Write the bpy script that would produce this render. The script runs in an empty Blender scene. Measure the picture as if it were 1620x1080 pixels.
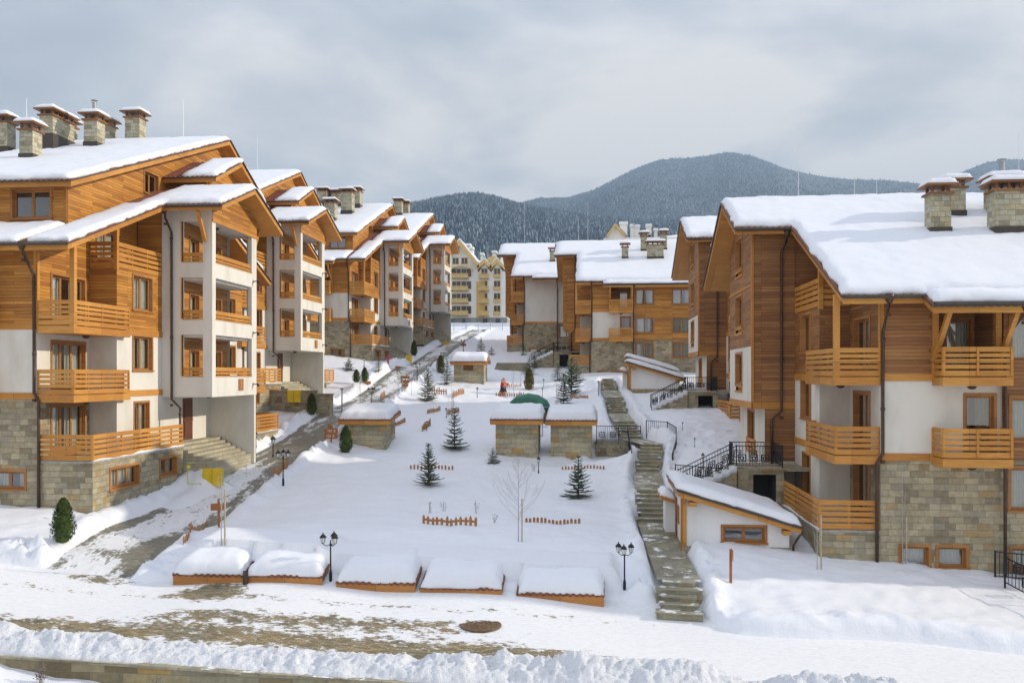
import bpy, bmesh, math, random
import numpy as np
from mathutils import Vector, Matrix
rnd = random.Random(7)
SC = bpy.context.scene
COL = SC.collection
PI = math.pi
# ------------------------------------------------------------------ camera model (metres, camera at the origin)
F = 1400.0; TH = math.atan(0.0929); CT, ST = math.cos(TH), math.sin(TH)
def cam_xyz(px, py, d):
    r = (px - 810) / F * d
    return (r * CT - d * ST, d * CT + r * ST, (592 - py) / F * d)
# ------------------------------------------------------------------ numpy noise
def _h(ix, iy, s):
    v = np.sin(ix * 127.1 + iy * 311.7 + s * 74.7) * 43758.5453
    return v - np.floor(v)
def vnoise(x, y, s=0):
    x = np.asarray(x, float); y = np.asarray(y, float)
    ix = np.floor(x); iy = np.floor(y); fx = x - ix; fy = y - iy
    fx = fx * fx * (3 - 2 * fx); fy = fy * fy * (3 - 2 * fy)
    a = _h(ix, iy, s); b = _h(ix + 1, iy, s); c = _h(ix, iy + 1, s); d = _h(ix + 1, iy + 1, s)
    return (a + (b - a) * fx) * (1 - fy) + (c + (d - c) * fx) * fy
def fbm(x, y, s=0, o=4):
    t = 0; a = .5; n = 0
    for k in range(o):
        t = t + a * vnoise(x * 2 ** k + 17 * k, y * 2 ** k - 9 * k, s + k); n += a; a *= .5
    return t / n
def sstep(a, b, x):
    t = np.clip((np.asarray(x, float) - a) / (b - a), 0, 1)
    return t * t * (3 - 2 * t)
# ------------------------------------------------------------------ materials
MAT = {}
def newmat(name):
    m = bpy.data.materials.new(name); m.use_nodes = True
    nt = m.node_tree; b = nt.nodes['Principled BSDF']
    MAT[name] = m
    return m, nt, b
def node(nt, t, **kw):
    n = nt.nodes.new(t)
    for k, v in kw.items():
        if k in n.inputs: n.inputs[k].default_value = v
        else: setattr(n, k, v)
    return n
def ramp(nt, stops, interp='LINEAR'):
    r = nt.nodes.new('ShaderNodeValToRGB'); e = r.color_ramp.elements
    r.color_ramp.interpolation = interp
    while len(e) < len(stops): e.new(.5)
    for q, (p, c) in zip(e, stops):
        q.position = p; q.color = (c, c, c, 1) if isinstance(c, (int, float)) else (*c, 1)
    return r
def mix(nt, bt, fac, a, b):
    m = nt.nodes.new('ShaderNodeMix'); m.data_type = 'RGBA'; m.blend_type = bt
    L = nt.links
    for key, v in ((0, fac), (6, a), (7, b)):
        if isinstance(v, bpy.types.NodeSocket): L.new(v, m.inputs[key])
        elif isinstance(v, (int, float)): m.inputs[key].default_value = v
        else: m.inputs[key].default_value = (*v, 1)
    return m.outputs[2]
def bump(nt, b, h, strength=.3, dist=.02):
    n = node(nt, 'ShaderNodeBump'); n.inputs['Strength'].default_value = strength; n.inputs['Distance'].default_value = dist
    nt.links.new(h, n.inputs['Height']); nt.links.new(n.outputs[0], b.inputs['Normal'])
def simple(name, col, rough=.6, metal=0.0, noise=0.0, scale=6.0):
    m, nt, b = newmat(name)
    b.inputs['Roughness'].default_value = rough; b.inputs['Metallic'].default_value = metal
    if noise:
        tc = node(nt, 'ShaderNodeTexCoord'); n = node(nt, 'ShaderNodeTexNoise', Scale=scale, Detail=5.0)
        nt.links.new(tc.outputs['Object'], n.inputs['Vector'])
        r = ramp(nt, [(.3, tuple(c * (1 - noise) for c in col)), (.7, tuple(min(1, c * (1 + noise)) for c in col))])
        nt.links.new(n.outputs['Fac'], r.inputs[0]); nt.links.new(r.outputs[0], b.inputs['Base Color'])
    else: b.inputs['Base Color'].default_value = (*col, 1)
    return m
def uvnode(nt): return nt.nodes.new('ShaderNodeUVMap').outputs[0]
def mapping(nt, v, sc=(1, 1, 1), rot=(0, 0, 0)):
    m = nt.nodes.new('ShaderNodeMapping'); nt.links.new(v, m.inputs[0])
    m.inputs['Scale'].default_value = sc; m.inputs['Rotation'].default_value = rot
    return m.outputs[0]
def m_planks(name, tones, plank=.135, rough=.55, wear=.25):
    m, nt, b = newmat(name); L = nt.links; uv = uvnode(nt)
    br = node(nt, 'ShaderNodeTexBrick', offset=.37, offset_frequency=3, squash=1.0)
    br.inputs['Color1'].default_value = (0, 0, 0, 1); br.inputs['Color2'].default_value = (1, 1, 1, 1); br.inputs['Mortar'].default_value = (.3, .3, .3, 1)
    br.inputs['Scale'].default_value = 1; br.inputs['Mortar Size'].default_value = .007; br.inputs['Mortar Smooth'].default_value = .3
    br.inputs['Brick Width'].default_value = 2.7; br.inputs['Row Height'].default_value = plank
    L.new(uv, br.inputs['Vector'])
    r = ramp(nt, [(0, tones[0]), (.45, tones[1]), (1, tones[2])]); L.new(br.outputs['Color'], r.inputs[0])
    g = node(nt, 'ShaderNodeTexNoise', Scale=1.0, Detail=6.0, Roughness=.65); L.new(mapping(nt, uv, (1.3, 26, 1)), g.inputs['Vector'])
    gr = ramp(nt, [(.32, (.66, .60, .55)), (.62, (1.08, 1.06, 1.04))]); L.new(g.outputs['Fac'], gr.inputs[0])
    c = mix(nt, 'MULTIPLY', .8, r.outputs[0], gr.outputs[0])
    w = node(nt, 'ShaderNodeTexNoise', Scale=.55, Detail=4.0); L.new(mapping(nt, uv, (1, 1.6, 1)), w.inputs['Vector'])
    wr = ramp(nt, [(.35, (.72, .66, .60)), (.65, (1.1, 1.1, 1.1))]); L.new(w.outputs['Fac'], wr.inputs[0])
    c = mix(nt, 'MULTIPLY', wear * 2, c, wr.outputs[0])
    kn = node(nt, 'ShaderNodeTexVoronoi', Scale=1.0); L.new(mapping(nt, uv, (1.7, 3.7, 1)), kn.inputs['Vector'])
    kr = ramp(nt, [(.03, (.35, .2, .12)), (.075, (1, 1, 1))]); L.new(kn.outputs['Distance'], kr.inputs[0])
    c = mix(nt, 'MULTIPLY', .8, c, kr.outputs[0])
    c = mix(nt, 'MIX', br.outputs['Fac'], c, tuple(t * .28 for t in tones[0]))
    L.new(c, b.inputs['Base Color']); b.inputs['Roughness'].default_value = rough
    inv = ramp(nt, [(0, 1.0), (1, 0.0)]); L.new(br.outputs['Fac'], inv.inputs[0])
    hh = mix(nt, 'ADD', .25, inv.outputs[0], g.outputs['Fac'])
    bump(nt, b, hh, .6, .012)
    return m
def m_stone(name, bw=.52, bh=.235, tones=None, off=.43, snow=0):
    m, nt, b = newmat(name); L = nt.links; uv = uvnode(nt)
    def bricks(w, h, o, sq):
        br = node(nt, 'ShaderNodeTexBrick', offset=o, offset_frequency=2, squash=sq, squash_frequency=3)
        br.inputs['Color1'].default_value = (0, 0, 0, 1); br.inputs['Color2'].default_value = (1, 1, 1, 1); br.inputs['Mortar'].default_value = (.45, .45, .45, 1)
        br.inputs['Scale'].default_value = 1; br.inputs['Mortar Size'].default_value = .006; br.inputs['Mortar Smooth'].default_value = .2
        br.inputs['Brick Width'].default_value = w; br.inputs['Row Height'].default_value = h
        L.new(uv, br.inputs['Vector']); return br
    br = bricks(bw, bh, off, .72)
    t = tones or [(0, (.255, .215, .145)), (.13, (.36, .305, .20)), (.34, (.41, .355, .245)), (.52, (.35, .31, .22)), (.66, (.315, .285, .21)), (.8, (.42, .365, .25)), (.91, (.39, .28, .14)), (.97, (.28, .205, .11))]
    r = ramp(nt, t, 'CONSTANT'); L.new(br.outputs['Color'], r.inputs[0])
    n = node(nt, 'ShaderNodeTexNoise', Scale=5.0, Detail=8.0, Roughness=.65); L.new(uv, n.inputs['Vector'])
    nr = ramp(nt, [(.3, (.68, .68, .66)), (.7, (1.22, 1.2, 1.16))]); L.new(n.outputs['Fac'], nr.inputs[0])
    c = mix(nt, 'MULTIPLY', .9, r.outputs[0], nr.outputs[0])
    n2 = node(nt, 'ShaderNodeTexNoise', Scale=.6, Detail=3.0); L.new(uv, n2.inputs['Vector'])
    n2r = ramp(nt, [(.35, (.8, .8, .8)), (.65, (1.12, 1.12, 1.1))]); L.new(n2.outputs['Fac'], n2r.inputs[0])
    c = mix(nt, 'MULTIPLY', .8, c, n2r.outputs[0])
    c = mix(nt, 'MIX', br.outputs['Fac'], c, (.235, .22, .175))
    if snow:
        g = node(nt, 'ShaderNodeNewGeometry'); n3 = node(nt, 'ShaderNodeTexNoise', Scale=1.6, Detail=8.0, Roughness=.7); L.new(g.outputs['Position'], n3.inputs['Vector'])
        s3 = ramp(nt, [(snow, 0.0), (snow + .05, 1.0)]); L.new(n3.outputs['Fac'], s3.inputs[0]); sz = nt.nodes.new('ShaderNodeSeparateXYZ'); L.new(g.outputs['Normal'], sz.inputs[0])
        sr = ramp(nt, [(.6, 0.0), (.7, 1.0)]); L.new(sz.outputs[2], sr.inputs[0]); mm = nt.nodes.new('ShaderNodeMath'); mm.operation = 'MULTIPLY'; L.new(s3.outputs[0], mm.inputs[0]); L.new(sr.outputs[0], mm.inputs[1])
        c = mix(nt, 'MIX', mm.outputs[0], c, (.78, .79, .81))
    L.new(c, b.inputs['Base Color']); b.inputs['Roughness'].default_value = .85
    inv = ramp(nt, [(0, 1.0), (1, 0.0)]); L.new(br.outputs['Fac'], inv.inputs[0])
    hh = mix(nt, 'ADD', .5, inv.outputs[0], n.outputs['Fac'])
    bump(nt, b, hh, .9, .035)
    return m
def m_plaster(name, col):
    m, nt, b = newmat(name); L = nt.links; uv = uvnode(nt)
    n = node(nt, 'ShaderNodeTexNoise', Scale=.8, Detail=5.0, Roughness=.6); L.new(mapping(nt, uv, (1, .35, 1)), n.inputs['Vector'])
    r = ramp(nt, [(.28, tuple(c * k for c, k in zip(col, (.80, .78, .74)))), (.5, tuple(c * .95 for c in col)), (.7, col)]); L.new(n.outputs['Fac'], r.inputs[0])
    L.new(r.outputs[0], b.inputs['Base Color']); b.inputs['Roughness'].default_value = .9
    f = node(nt, 'ShaderNodeTexNoise', Scale=60.0, Detail=3.0); L.new(uv, f.inputs['Vector'])
    bump(nt, b, f.outputs['Fac'], .25, .01)
    return m
def m_snow(name, col=(.775, .795, .84), lump=.35, fine=.25, scale=1.6):
    m, nt, b = newmat(name); L = nt.links
    geo = node(nt, 'ShaderNodeNewGeometry').outputs['Position']
    n1 = node(nt, 'ShaderNodeTexNoise', Scale=scale, Detail=6.0, Roughness=.55); L.new(geo, n1.inputs['Vector'])
    n2 = node(nt, 'ShaderNodeTexNoise', Scale=14.0, Detail=5.0, Roughness=.7); L.new(geo, n2.inputs['Vector'])
    r = ramp(nt, [(.3, tuple(c * .955 for c in col)), (.6, col)]); L.new(n2.outputs['Fac'], r.inputs[0])
    L.new(r.outputs[0], b.inputs['Base Color']); b.inputs['Roughness'].default_value = .55
    b.inputs['Specular IOR Level'].default_value = .25
    h = mix(nt, 'ADD', fine, n1.outputs['Fac'], n2.outputs['Fac'])
    bump(nt, b, h, lump, .15)
    return m
WOOD = [(.34, .135, .017), (.50, .222, .030), (.63, .305, .048)]
m_planks('timber_cladding', WOOD); m_planks('timber_brown', [(.23, .092, .027), (.32, .145, .042), (.40, .195, .062)])
m_planks('timber_board', [(.47, .20, .030), (.55, .25, .042), (.62, .305, .06)], plank=3.1, wear=.18)
m_planks('timber_dark', [(.19, .085, .03), (.25, .115, .04), (.32, .15, .05)])
m_planks('shed_board', [(.42, .175, .035), (.47, .205, .045), (.52, .23, .055)], plank=3.1, wear=.15)
m_planks('window_wood', [(.36, .16, .04), (.42, .19, .05), (.47, .22, .06)], plank=3.1, wear=.15)
m_stone('stone_wall')
m_stone('stone_chimney', .42, .22, [(0, (.30, .275, .19)), (.2, (.42, .385, .28)), (.45, (.48, .45, .345)), (.7, (.44, .42, .33)), (.85, (.46, .39, .25))])
m_stone('stone_hut', .75, .30, [(0, (.33, .30, .20)), (.14, (.42, .38, .27)), (.32, (.38, .36, .27)), (.5, (.46, .41, .28)), (.68, (.37, .34, .25)), (.84, (.46, .31, .13)), (.93, (.36, .23, .10))])
m_stone('stone_warm', .85, .27, [(0, (.20, .16, .09)), (.18, (.33, .28, .17)), (.36, (.27, .25, .17)), (.55, (.38, .31, .17)), (.72, (.24, .20, .12)), (.86, (.42, .28, .10)), (.95, (.3, .28, .2))])
m_stone('stone_slab', .62, .48, [(0, (.25, .23, .16)), (.3, (.31, .29, .21)), (.55, (.36, .33, .25)), (.8, (.29, .27, .2))], snow=.56)
m_stone('stone_step', 1.3, .17, snow=.55, tones=[(0, (.27, .25, .18)), (.2, (.33, .305, .22)), (.45, (.38, .35, .265)), (.7, (.32, .30, .225)), (.85, (.38, .32, .21))])
m_stone('step_pale', 1.3, .17, tones=[(0, (.40, .36, .26)), (.4, (.47, .43, .32)), (.75, (.43, .40, .30))])
m_plaster('plaster', (.72, .69, .62))
m_plaster('white_plaster', (.80, .80, .79))
m_plaster('ochre_paint', (.60, .40, .14))
m_snow('snow'); m_snow('roof_snow', lump=.16, fine=.12, scale=.9)
m_snow('lumpy_snow', lump=.8, fine=.6, scale=4.5)
simple('roof_tile', (.19, .065, .035), .75, 0, .45, 9)
simple('roof_metal', (.055, .042, .034), .5, .0, .2)
simple('copper_pipe', (.075, .042, .028), .45, .4, .3)
simple('iron', (.022, .022, .026), .5, .5, .2)
simple('lamp_glass', (.75, .75, .72), .2)
simple('yellow_box', (.72, .50, .015), .5, 0, .12, 3)
simple('yellow_pipe', (.62, .60, .05), .5)
simple('curtain', (.78, .76, .70), .9, 0, .12, 3)
simple('curtain_ochre', (.36, .27, .13), .9, 0, .12, 3)
simple('dark_room', (.05, .047, .042), .9)  # dark colour stands in for the shade of unlit interiors
simple('door_wood', (.13, .045, .02), .5, 0, .3, 8)
simple('concrete', (.33, .31, .26), .9, 0, .25, 4)
simple('slide_green', (.03, .16, .10), .35, 0, .15)
simple('galvanised', (.32, .34, .37), .5, .4, .1)
simple('sign_wood', (.33, .12, .03), .6, 0, .2, 12)
simple('picket_wood', (.36, .16, .05), .65, 0, .3, 10)
simple('letter_white', (.8, .78, .72), .6)
simple('bark', (.17, .14, .12), .9, 0, .35, 14)
simple('birch_bark', (.38, .35, .32), .9, 0, .3, 14)
simple('stake_wood', (.42, .36, .27), .9, 0, .2, 10)
simple('red_cloth', (.50, .02, .025), .8, 0, .2, 12)
simple('dark_cloth', (.035, .028, .045), .85, 0, .2)
simple('skin', (.45, .26, .18), .6)
simple('hair', (.09, .05, .03), .8)
simple('white_metal', (.7, .72, .74), .4, .3)
simple('magenta_paint', (.36, .04, .10), .5)
simple('rubber', (.02, .02, .02), .8)
def m_leaf(name, lo, hi, snow=0.0):
    m, nt, b = newmat(name); L = nt.links
    g = node(nt, 'ShaderNodeNewGeometry'); n = node(nt, 'ShaderNodeTexNoise', Scale=3.0, Detail=4.0); L.new(g.outputs['Position'], n.inputs['Vector'])
    a = mix(nt, 'ADD', .35, n.outputs['Fac'], g.outputs['Random Per Island'])
    r = ramp(nt, [(.35, lo), (.8, hi)]); L.new(a, r.inputs[0]); c = r.outputs[0]
    if snow:
        n2 = node(nt, 'ShaderNodeTexNoise', Scale=9.0, Detail=3.0); L.new(g.outputs['Position'], n2.inputs['Vector'])
        r2 = ramp(nt, [(.62 - snow * .2, 0.0), (.66 - snow * .2, 1.0)]); L.new(n2.outputs['Fac'], r2.inputs[0])
        c = mix(nt, 'MIX', r2.outputs[0], c, (.8, .82, .85))
    L.new(c, b.inputs['Base Color']); b.inputs['Roughness'].default_value = .8; b.inputs['Specular IOR Level'].default_value = .2
m_leaf('fir_needles', (.085, .13, .085), (.23, .30, .19))
m_leaf('fir_needles_snowy', (.08, .12, .06), (.25, .29, .14), .35)
m_leaf('thuja_leaf', (.022, .045, .014), (.085, .12, .03))
m_leaf('thuja_brown', (.05, .05, .014), (.15, .13, .035))
def m_glass():
    m, nt, b = newmat('window_glass'); L = nt.links
    b.inputs['Base Color'].default_value = (.02, .025, .03, 1); b.inputs['Roughness'].default_value = .04; b.inputs['Specular IOR Level'].default_value = .6
    tr = node(nt, 'ShaderNodeBsdfTransparent'); tr.inputs[0].default_value = (.78, .82, .80, 1)
    gl = node(nt, 'ShaderNodeBsdfGlossy'); gl.inputs['Roughness'].default_value = .03; gl.inputs[0].default_value = (.95, .97, 1, 1)
    lw = node(nt, 'ShaderNodeLayerWeight', Blend=.42); r = ramp(nt, [(0, .13), (1, .85)]); L.new(lw.outputs['Fresnel'], r.inputs[0])
    mx = node(nt, 'ShaderNodeMixShader'); L.new(r.outputs[0], mx.inputs[0]); L.new(tr.outputs[0], mx.inputs[1]); L.new(gl.outputs[0], mx.inputs[2])
    L.new(mx.outputs[0], nt.nodes['Material Output'].inputs[0])
m_glass()
# ------------------------------------------------------------------ mesh builder
class MB:
    def __init__(s): s.v = []; s.f = []; s.m = []
    def add(s, vs, fs, m=0):
        o = len(s.v); s.v += [tuple(p) for p in vs]; s.f += [tuple(i + o for i in q) for q in fs]; s.m += [m] * len(fs)
    def quad(s, a, b, c, d, m=0): s.add([a, b, c, d], [(0, 1, 2, 3)], m)
    def box(s, x0, x1, y0, y1, z0, z1, m=0):
        if x0 > x1: x0, x1 = x1, x0
        if y0 > y1: y0, y1 = y1, y0
        if z0 > z1: z0, z1 = z1, z0
        s.add([(x0, y0, z0), (x1, y0, z0), (x1, y1, z0), (x0, y1, z0), (x0, y0, z1), (x1, y0, z1), (x1, y1, z1), (x0, y1, z1)],
              [(0, 3, 2, 1), (4, 5, 6, 7), (0, 1, 5, 4), (1, 2, 6, 5), (2, 3, 7, 6), (3, 0, 4, 7)], m)
    def beam(s, p, q, w, h, m=0):
        p = Vector(p); q = Vector(q); d = (q - p).normalized(); up = Vector((0, 0, 1))
        if abs(d.z) > .98: up = Vector((0, 1, 0))
        a = d.cross(up).normalized() * w / 2; b = a.cross(d).normalized() * h / 2
        s.add([p - a - b, p + a - b, p + a + b, p - a + b, q - a - b, q + a - b, q + a + b, q - a + b],
              [(0, 1, 2, 3), (7, 6, 5, 4), (0, 4, 5, 1), (1, 5, 6, 2), (2, 6, 7, 3), (3, 7, 4, 0)], m)
    def tube(s, pts, r, n=6, m=0, r1=None):
        pts = [Vector(p) for p in pts]; o = len(s.v); K = len(pts)
        for i, p in enumerate(pts):
            d = (pts[min(i + 1, K - 1)] - pts[max(i - 1, 0)])
            d = d.normalized() if d.length > 1e-9 else Vector((0, 0, 1))
            u = Vector((0, 0, 1)) if abs(d.z) < .9 else Vector((1, 0, 0))
            a = d.cross(u).normalized(); b = d.cross(a).normalized()
            rr = r if r1 is None else r + (r1 - r) * i / (K - 1)
            for k in range(n):
                t = 2 * PI * k / n; s.v.append(tuple(p + a * math.cos(t) * rr + b * math.sin(t) * rr))
        for i in range(K - 1):
            for k in range(n):
                s.f.append((o + i * n + k, o + i * n + (k + 1) % n, o + (i + 1) * n + (k + 1) % n, o + (i + 1) * n + k)); s.m.append(m)
        s.f.append(tuple(o + k for k in range(n))[::-1]); s.f.append(tuple(o + (K - 1) * n + k for k in range(n))); s.m += [m, m]
    def lathe(s, prof, c=(0, 0, 0), n=10, m=0, sx=1, sy=1):
        o = len(s.v); K = len(prof)
        for r, z in prof:
            for k in range(n):
                t = 2 * PI * (k + .5) / n; s.v.append((c[0] + r * sx * math.cos(t), c[1] + r * sy * math.sin(t), c[2] + z))
        for i in range(K - 1):
            for k in range(n):
                s.f.append((o + i * n + k, o + i * n + (k + 1) % n, o + (i + 1) * n + (k + 1) % n, o + (i + 1) * n + k)); s.m.append(m)
        s.f.append(tuple(o + k for k in range(n))[::-1]); s.f.append(tuple(o + (K - 1) * n + k for k in range(n))); s.m += [m, m]
    def panel(s, ax, c, a0, a1, z0, z1, ops=(), m=0, ztop=None, zbot=None, cuts=()):
        if a0 > a1: a0, a1 = a1, a0
        us = sorted({a0, a1, *[q for o in ops for q in o[:2]], *[q for q in cuts if a0 < q < a1]})
        zs = sorted({z0, z1, *[q for o in ops for q in o[2:4]]})
        for i in range(len(us) - 1):
            for j in range(len(zs) - 1):
                uc = (us[i] + us[i + 1]) / 2; zc = (zs[j] + zs[j + 1]) / 2
                if any(o[0] < uc < o[1] and o[2] < zc < o[3] for o in ops): continue
                def P(u, z, top, bot):
                    if top and ztop: z = ztop(u)
                    if bot and zbot: z = zbot(u)
                    return (u, c, z) if ax == 'y' else (c, u, z)
                tp = j == len(zs) - 2; bt = j == 0
                s.quad(P(us[i], zs[j], False, bt), P(us[i + 1], zs[j], False, bt), P(us[i + 1], zs[j + 1], tp, False), P(us[i], zs[j + 1], tp, False), m)
    def mesh(s, name, mats, mir=1, smooth=False):
        me = bpy.data.meshes.new(name)
        v = s.v if mir == 1 else [(-a, b, c) for a, b, c in s.v]
        f = s.f if mir == 1 else [q[::-1] for q in s.f]
        me.from_pydata(v, [], f); me.update()
        for q in mats: me.materials.append(MAT[q])
        if len(mats) > 1: me.polygons.foreach_set('material_index', s.m)
        box_uv(me)
        if smooth: me.polygons.foreach_set('use_smooth', [True] * len(me.polygons))
        return me
    def pieces(s, name, mats, parent=None, mir=1):
        """every connected piece becomes an object of its own"""
        par = list(range(len(s.v)))
        def fd(i):
            while par[i] != i: par[i] = par[par[i]]; i = par[i]
            return i
        for q in s.f:
            for k in q[1:]: par[fd(k)] = fd(q[0])
        grp = {}
        for q in s.f: grp.setdefault(fd(q[0]), []).append(q)
        for fs_ in grp.values():
            ids = sorted({i for q in fs_ for i in q}); mp = {i: k for k, i in enumerate(ids)}; b = MB(); b.add([s.v[i] for i in ids], [tuple(mp[i] for i in q) for q in fs_]); b.build(name, mats, parent, mir)
    def build(s, name, mats, parent=None, mir=1, smooth=False, loc=None):
        if isinstance(mats, str): mats = [mats]
        return link(name, s.mesh(name, mats, mir, smooth), parent, loc)
def box_uv(me):
    n = len(me.polygons)
    if not n: return
    uv = me.uv_layers.new(name='UVMap')
    nl = len(me.loops)
    vi = np.empty(nl, np.int32); me.loops.foreach_get('vertex_index', vi)
    co = np.empty(len(me.vertices) * 3); me.vertices.foreach_get('co', co); co = co.reshape(-1, 3)
    no = np.empty(n * 3); me.polygons.foreach_get('normal', no); no = np.abs(no.reshape(-1, 3))
    lt = np.empty(n, np.int32); me.polygons.foreach_get('loop_total', lt)
    ax = np.repeat(np.argmax(no + np.array([0, 0, -.05]), 1), lt)
    p = co[vi]
    u = np.where(ax == 0, p[:, 1], p[:, 0]); w = np.where(ax == 2, p[:, 1], p[:, 2])
    uv.data.foreach_set('uv', np.stack([u + np.where(ax == 0, 3.37, 0), w + 40], 1).ravel())
def link(name, me, parent=None, loc=None, rz=None):
    o = bpy.data.objects.new(name, me); COL.objects.link(o)
    if parent: o.parent = parent
    if loc is not None: o.location = loc
    if rz is not None: o.rotation_euler = (0, 0, rz)
    return o
def tag(o, label, cat, group=None):
    o['label'] = label; o['category'] = cat
    if group: o['group'] = group
    return o
def thing(name, label, cat, loc=(0, 0, 0), rz=0, group=None):
    o = bpy.data.objects.new(name, None); COL.objects.link(o); o.location = loc; o.rotation_euler = (0, 0, rz); o.empty_display_size = .3
    return tag(o, label, cat, group)
def struct(o): o['kind'] = 'structure'; return o
def stuff(o): o['kind'] = 'stuff'; return o
def dup(root, loc, rz, label, group=None):
    r = root.copy(); COL.objects.link(r); r.location = loc; r.rotation_euler = (0, 0, rz); r['label'] = label
    if group: r['group'] = group
    for ch in root.children:
        c = ch.copy(); COL.objects.link(c); c.parent = r
        for g in ch.children:
            q = g.copy(); COL.objects.link(q); q.parent = c
    return r
# ------------------------------------------------------------------ roofs made of plan rectangles over a slope f(y)
def lines(vals, step):
    vals = sorted(set(round(v, 4) for v in vals)); out = [vals[0]]
    for a, b in zip(vals, vals[1:]):
        n = max(1, int(math.ceil((b - a) / step - 1e-6)))
        out += [a + (b - a) * k / n for k in range(1, n + 1)]
    return out
def inside(rects, x, y): return any(r[0] < x < r[1] and r[2] < y < r[3] for r in rects)
def boundary(rects):
    xs = lines([q for r in rects for q in r[:2]], 1e9); ys = lines([q for r in rects for q in r[2:]], 1e9); seg = []
    for i in range(-1, len(xs) - 1):
        for j in range(-1, len(ys) - 1):
            c = lambda i, j: 0 <= i < len(xs) - 1 and 0 <= j < len(ys) - 1 and inside(rects, (xs[i] + xs[i + 1]) / 2, (ys[j] + ys[j + 1]) / 2)
            if j >= 0 and c(i, j) != c(i + 1, j): seg.append((xs[i + 1], ys[j], xs[i + 1], ys[j + 1]))
            if i >= 0 and c(i, j) != c(i, j + 1): seg.append((xs[i], ys[j + 1], xs[i + 1], ys[j + 1]))
    return seg
def plan_mesh(rects, top, bot, stepx, stepy, ycuts=(), mt=0, mb=1, ms=1, wob=0.0, seed=0):
    """closed solid over the union of rects; top(x,y,dist) and bot(x,y) are vectorised"""
    xs = lines([q for r in rects for q in r[:2]], stepx); ys = lines([q for r in rects for q in r[2:]] + list(ycuts), stepy)
    nx, ny = len(xs), len(ys); X, Y = np.meshgrid(xs, ys, indexing='ij'); seg = boundary(rects)
    D = np.full(X.shape, 9.0)
    for x0, y0, x1, y1 in seg:
        dx = np.maximum(np.maximum(x0 - X, X - x1), 0); dy = np.maximum(np.maximum(y0 - Y, Y - y1), 0); D = np.minimum(D, np.hypot(dx, dy))
    XX, YY = X.copy(), Y.copy()
    if wob:
        XX = XX + ((fbm(X * 1.7, Y * 1.7, seed) - .5) * wob + (fbm(X * 6, Y * 6, seed + 2, 2) - .5) * wob * .55) * (D < .6); YY = YY + ((fbm(X * 1.3 + 50, Y * 1.3, seed + 5) - .5) * wob + (fbm(X * 5 + 9, Y * 5, seed + 6, 2) - .5) * wob * .55) * (D < .6)
    zt = top(XX, YY, D); zb = bot(XX, YY)
    mb_ = MB(); idx = {}
    def V(i, j, t):
        k = (i, j, t)
        if k not in idx: idx[k] = len(mb_.v); mb_.v.append((XX[i, j], YY[i, j], (zt if t else zb)[i, j]))
        return idx[k]
    cell = np.zeros((nx + 1, ny + 1), bool)
    for i in range(nx - 1):
        for j in range(ny - 1): cell[i + 1, j + 1] = inside(rects, (xs[i] + xs[i + 1]) / 2, (ys[j] + ys[j + 1]) / 2)
    def Fc(q, m): mb_.f.append(q); mb_.m.append(m)
    for i in range(nx - 1):
        for j in range(ny - 1):
            if not cell[i + 1, j + 1]: continue
            Fc((V(i, j, 1), V(i + 1, j, 1), V(i + 1, j + 1, 1), V(i, j + 1, 1)), mt)
            Fc((V(i, j, 0), V(i, j + 1, 0), V(i + 1, j + 1, 0), V(i + 1, j, 0)), mb)
            if not cell[i + 1, j]: Fc((V(i, j, 0), V(i + 1, j, 0), V(i + 1, j, 1), V(i, j, 1)), ms)
            if not cell[i + 1, j + 2]: Fc((V(i + 1, j + 1, 0), V(i, j + 1, 0), V(i, j + 1, 1), V(i + 1, j + 1, 1)), ms)
            if not cell[i, j + 1]: Fc((V(i, j + 1, 0), V(i, j, 0), V(i, j, 1), V(i, j + 1, 1)), ms)
            if not cell[i + 2, j + 1]: Fc((V(i + 1, j, 0), V(i + 1, j + 1, 0), V(i + 1, j + 1, 1), V(i + 1, j, 1)), ms)
    return mb_
def roof(parent, rects, f, ycuts, mir=1, snow=.34, snow_rects=None, seed=0, tstep=.066, thick=.24, sstp=.2, board='timber_board', edge=.0, nofascia=False):
    """timber slab, corrugated tile sheet and a quilt of snow; tiles and snow are sub-parts of the roof"""
    lo, hi = -.03 - thick, -.03
    slab = plan_mesh(rects, lambda x, y, d: f(y) + hi, lambda x, y: f(y) + lo, 50, 50, ycuts, 0, 0, 0)
    ro = slab.build('roof', [board], parent, mir)
    g = .085
    tr = [(r[0] - g, r[1] + g, r[2] - g * 1.3, r[3] + g) for r in rects]
    cor = lambda x: .032 * np.cos(x * 2 * PI / (tstep * 4))
    tl = plan_mesh(tr, lambda x, y, d: f(y) + .055 + cor(x), lambda x, y: f(y) - .012 + cor(x) * .5, tstep, 50, ycuts)
    tl.build('roof_tiles', ['roof_tile', 'roof_metal'], ro, mir)
    if snow:
        sr = snow_rects or [(r[0] - .0, r[1] + .0, r[2] + .02, r[3] + .0) for r in rects]
        def top(x, y, d):
            prof = np.sqrt(np.clip(1 - (1 - np.clip(d / .30, 0, 1)) ** 2, 0, 1))
            n = .6 * fbm(x * .45, y * .45, seed, 3) + .4 * fbm(x * 1.3, y * 1.3, seed + 4, 3); e = fbm(x * 3.2, y * 3.2, seed + 9, 2)
            return f(y) + .06 + (.05 + .14 * e) * (1 - prof) + prof * snow * (.68 + .55 * n) + .05 * (e - .5) + .035 * (fbm(x * 6, y * 6, seed + 7, 2) - .5)
        sn = plan_mesh(sr, top, lambda x, y: f(y) + .03, sstp, sstp, ycuts, 0, 0, 0, wob=.24, seed=seed)
        sn.build('roof_snow', ['roof_snow'], ro, mir, smooth=True)
    return ro
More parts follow.
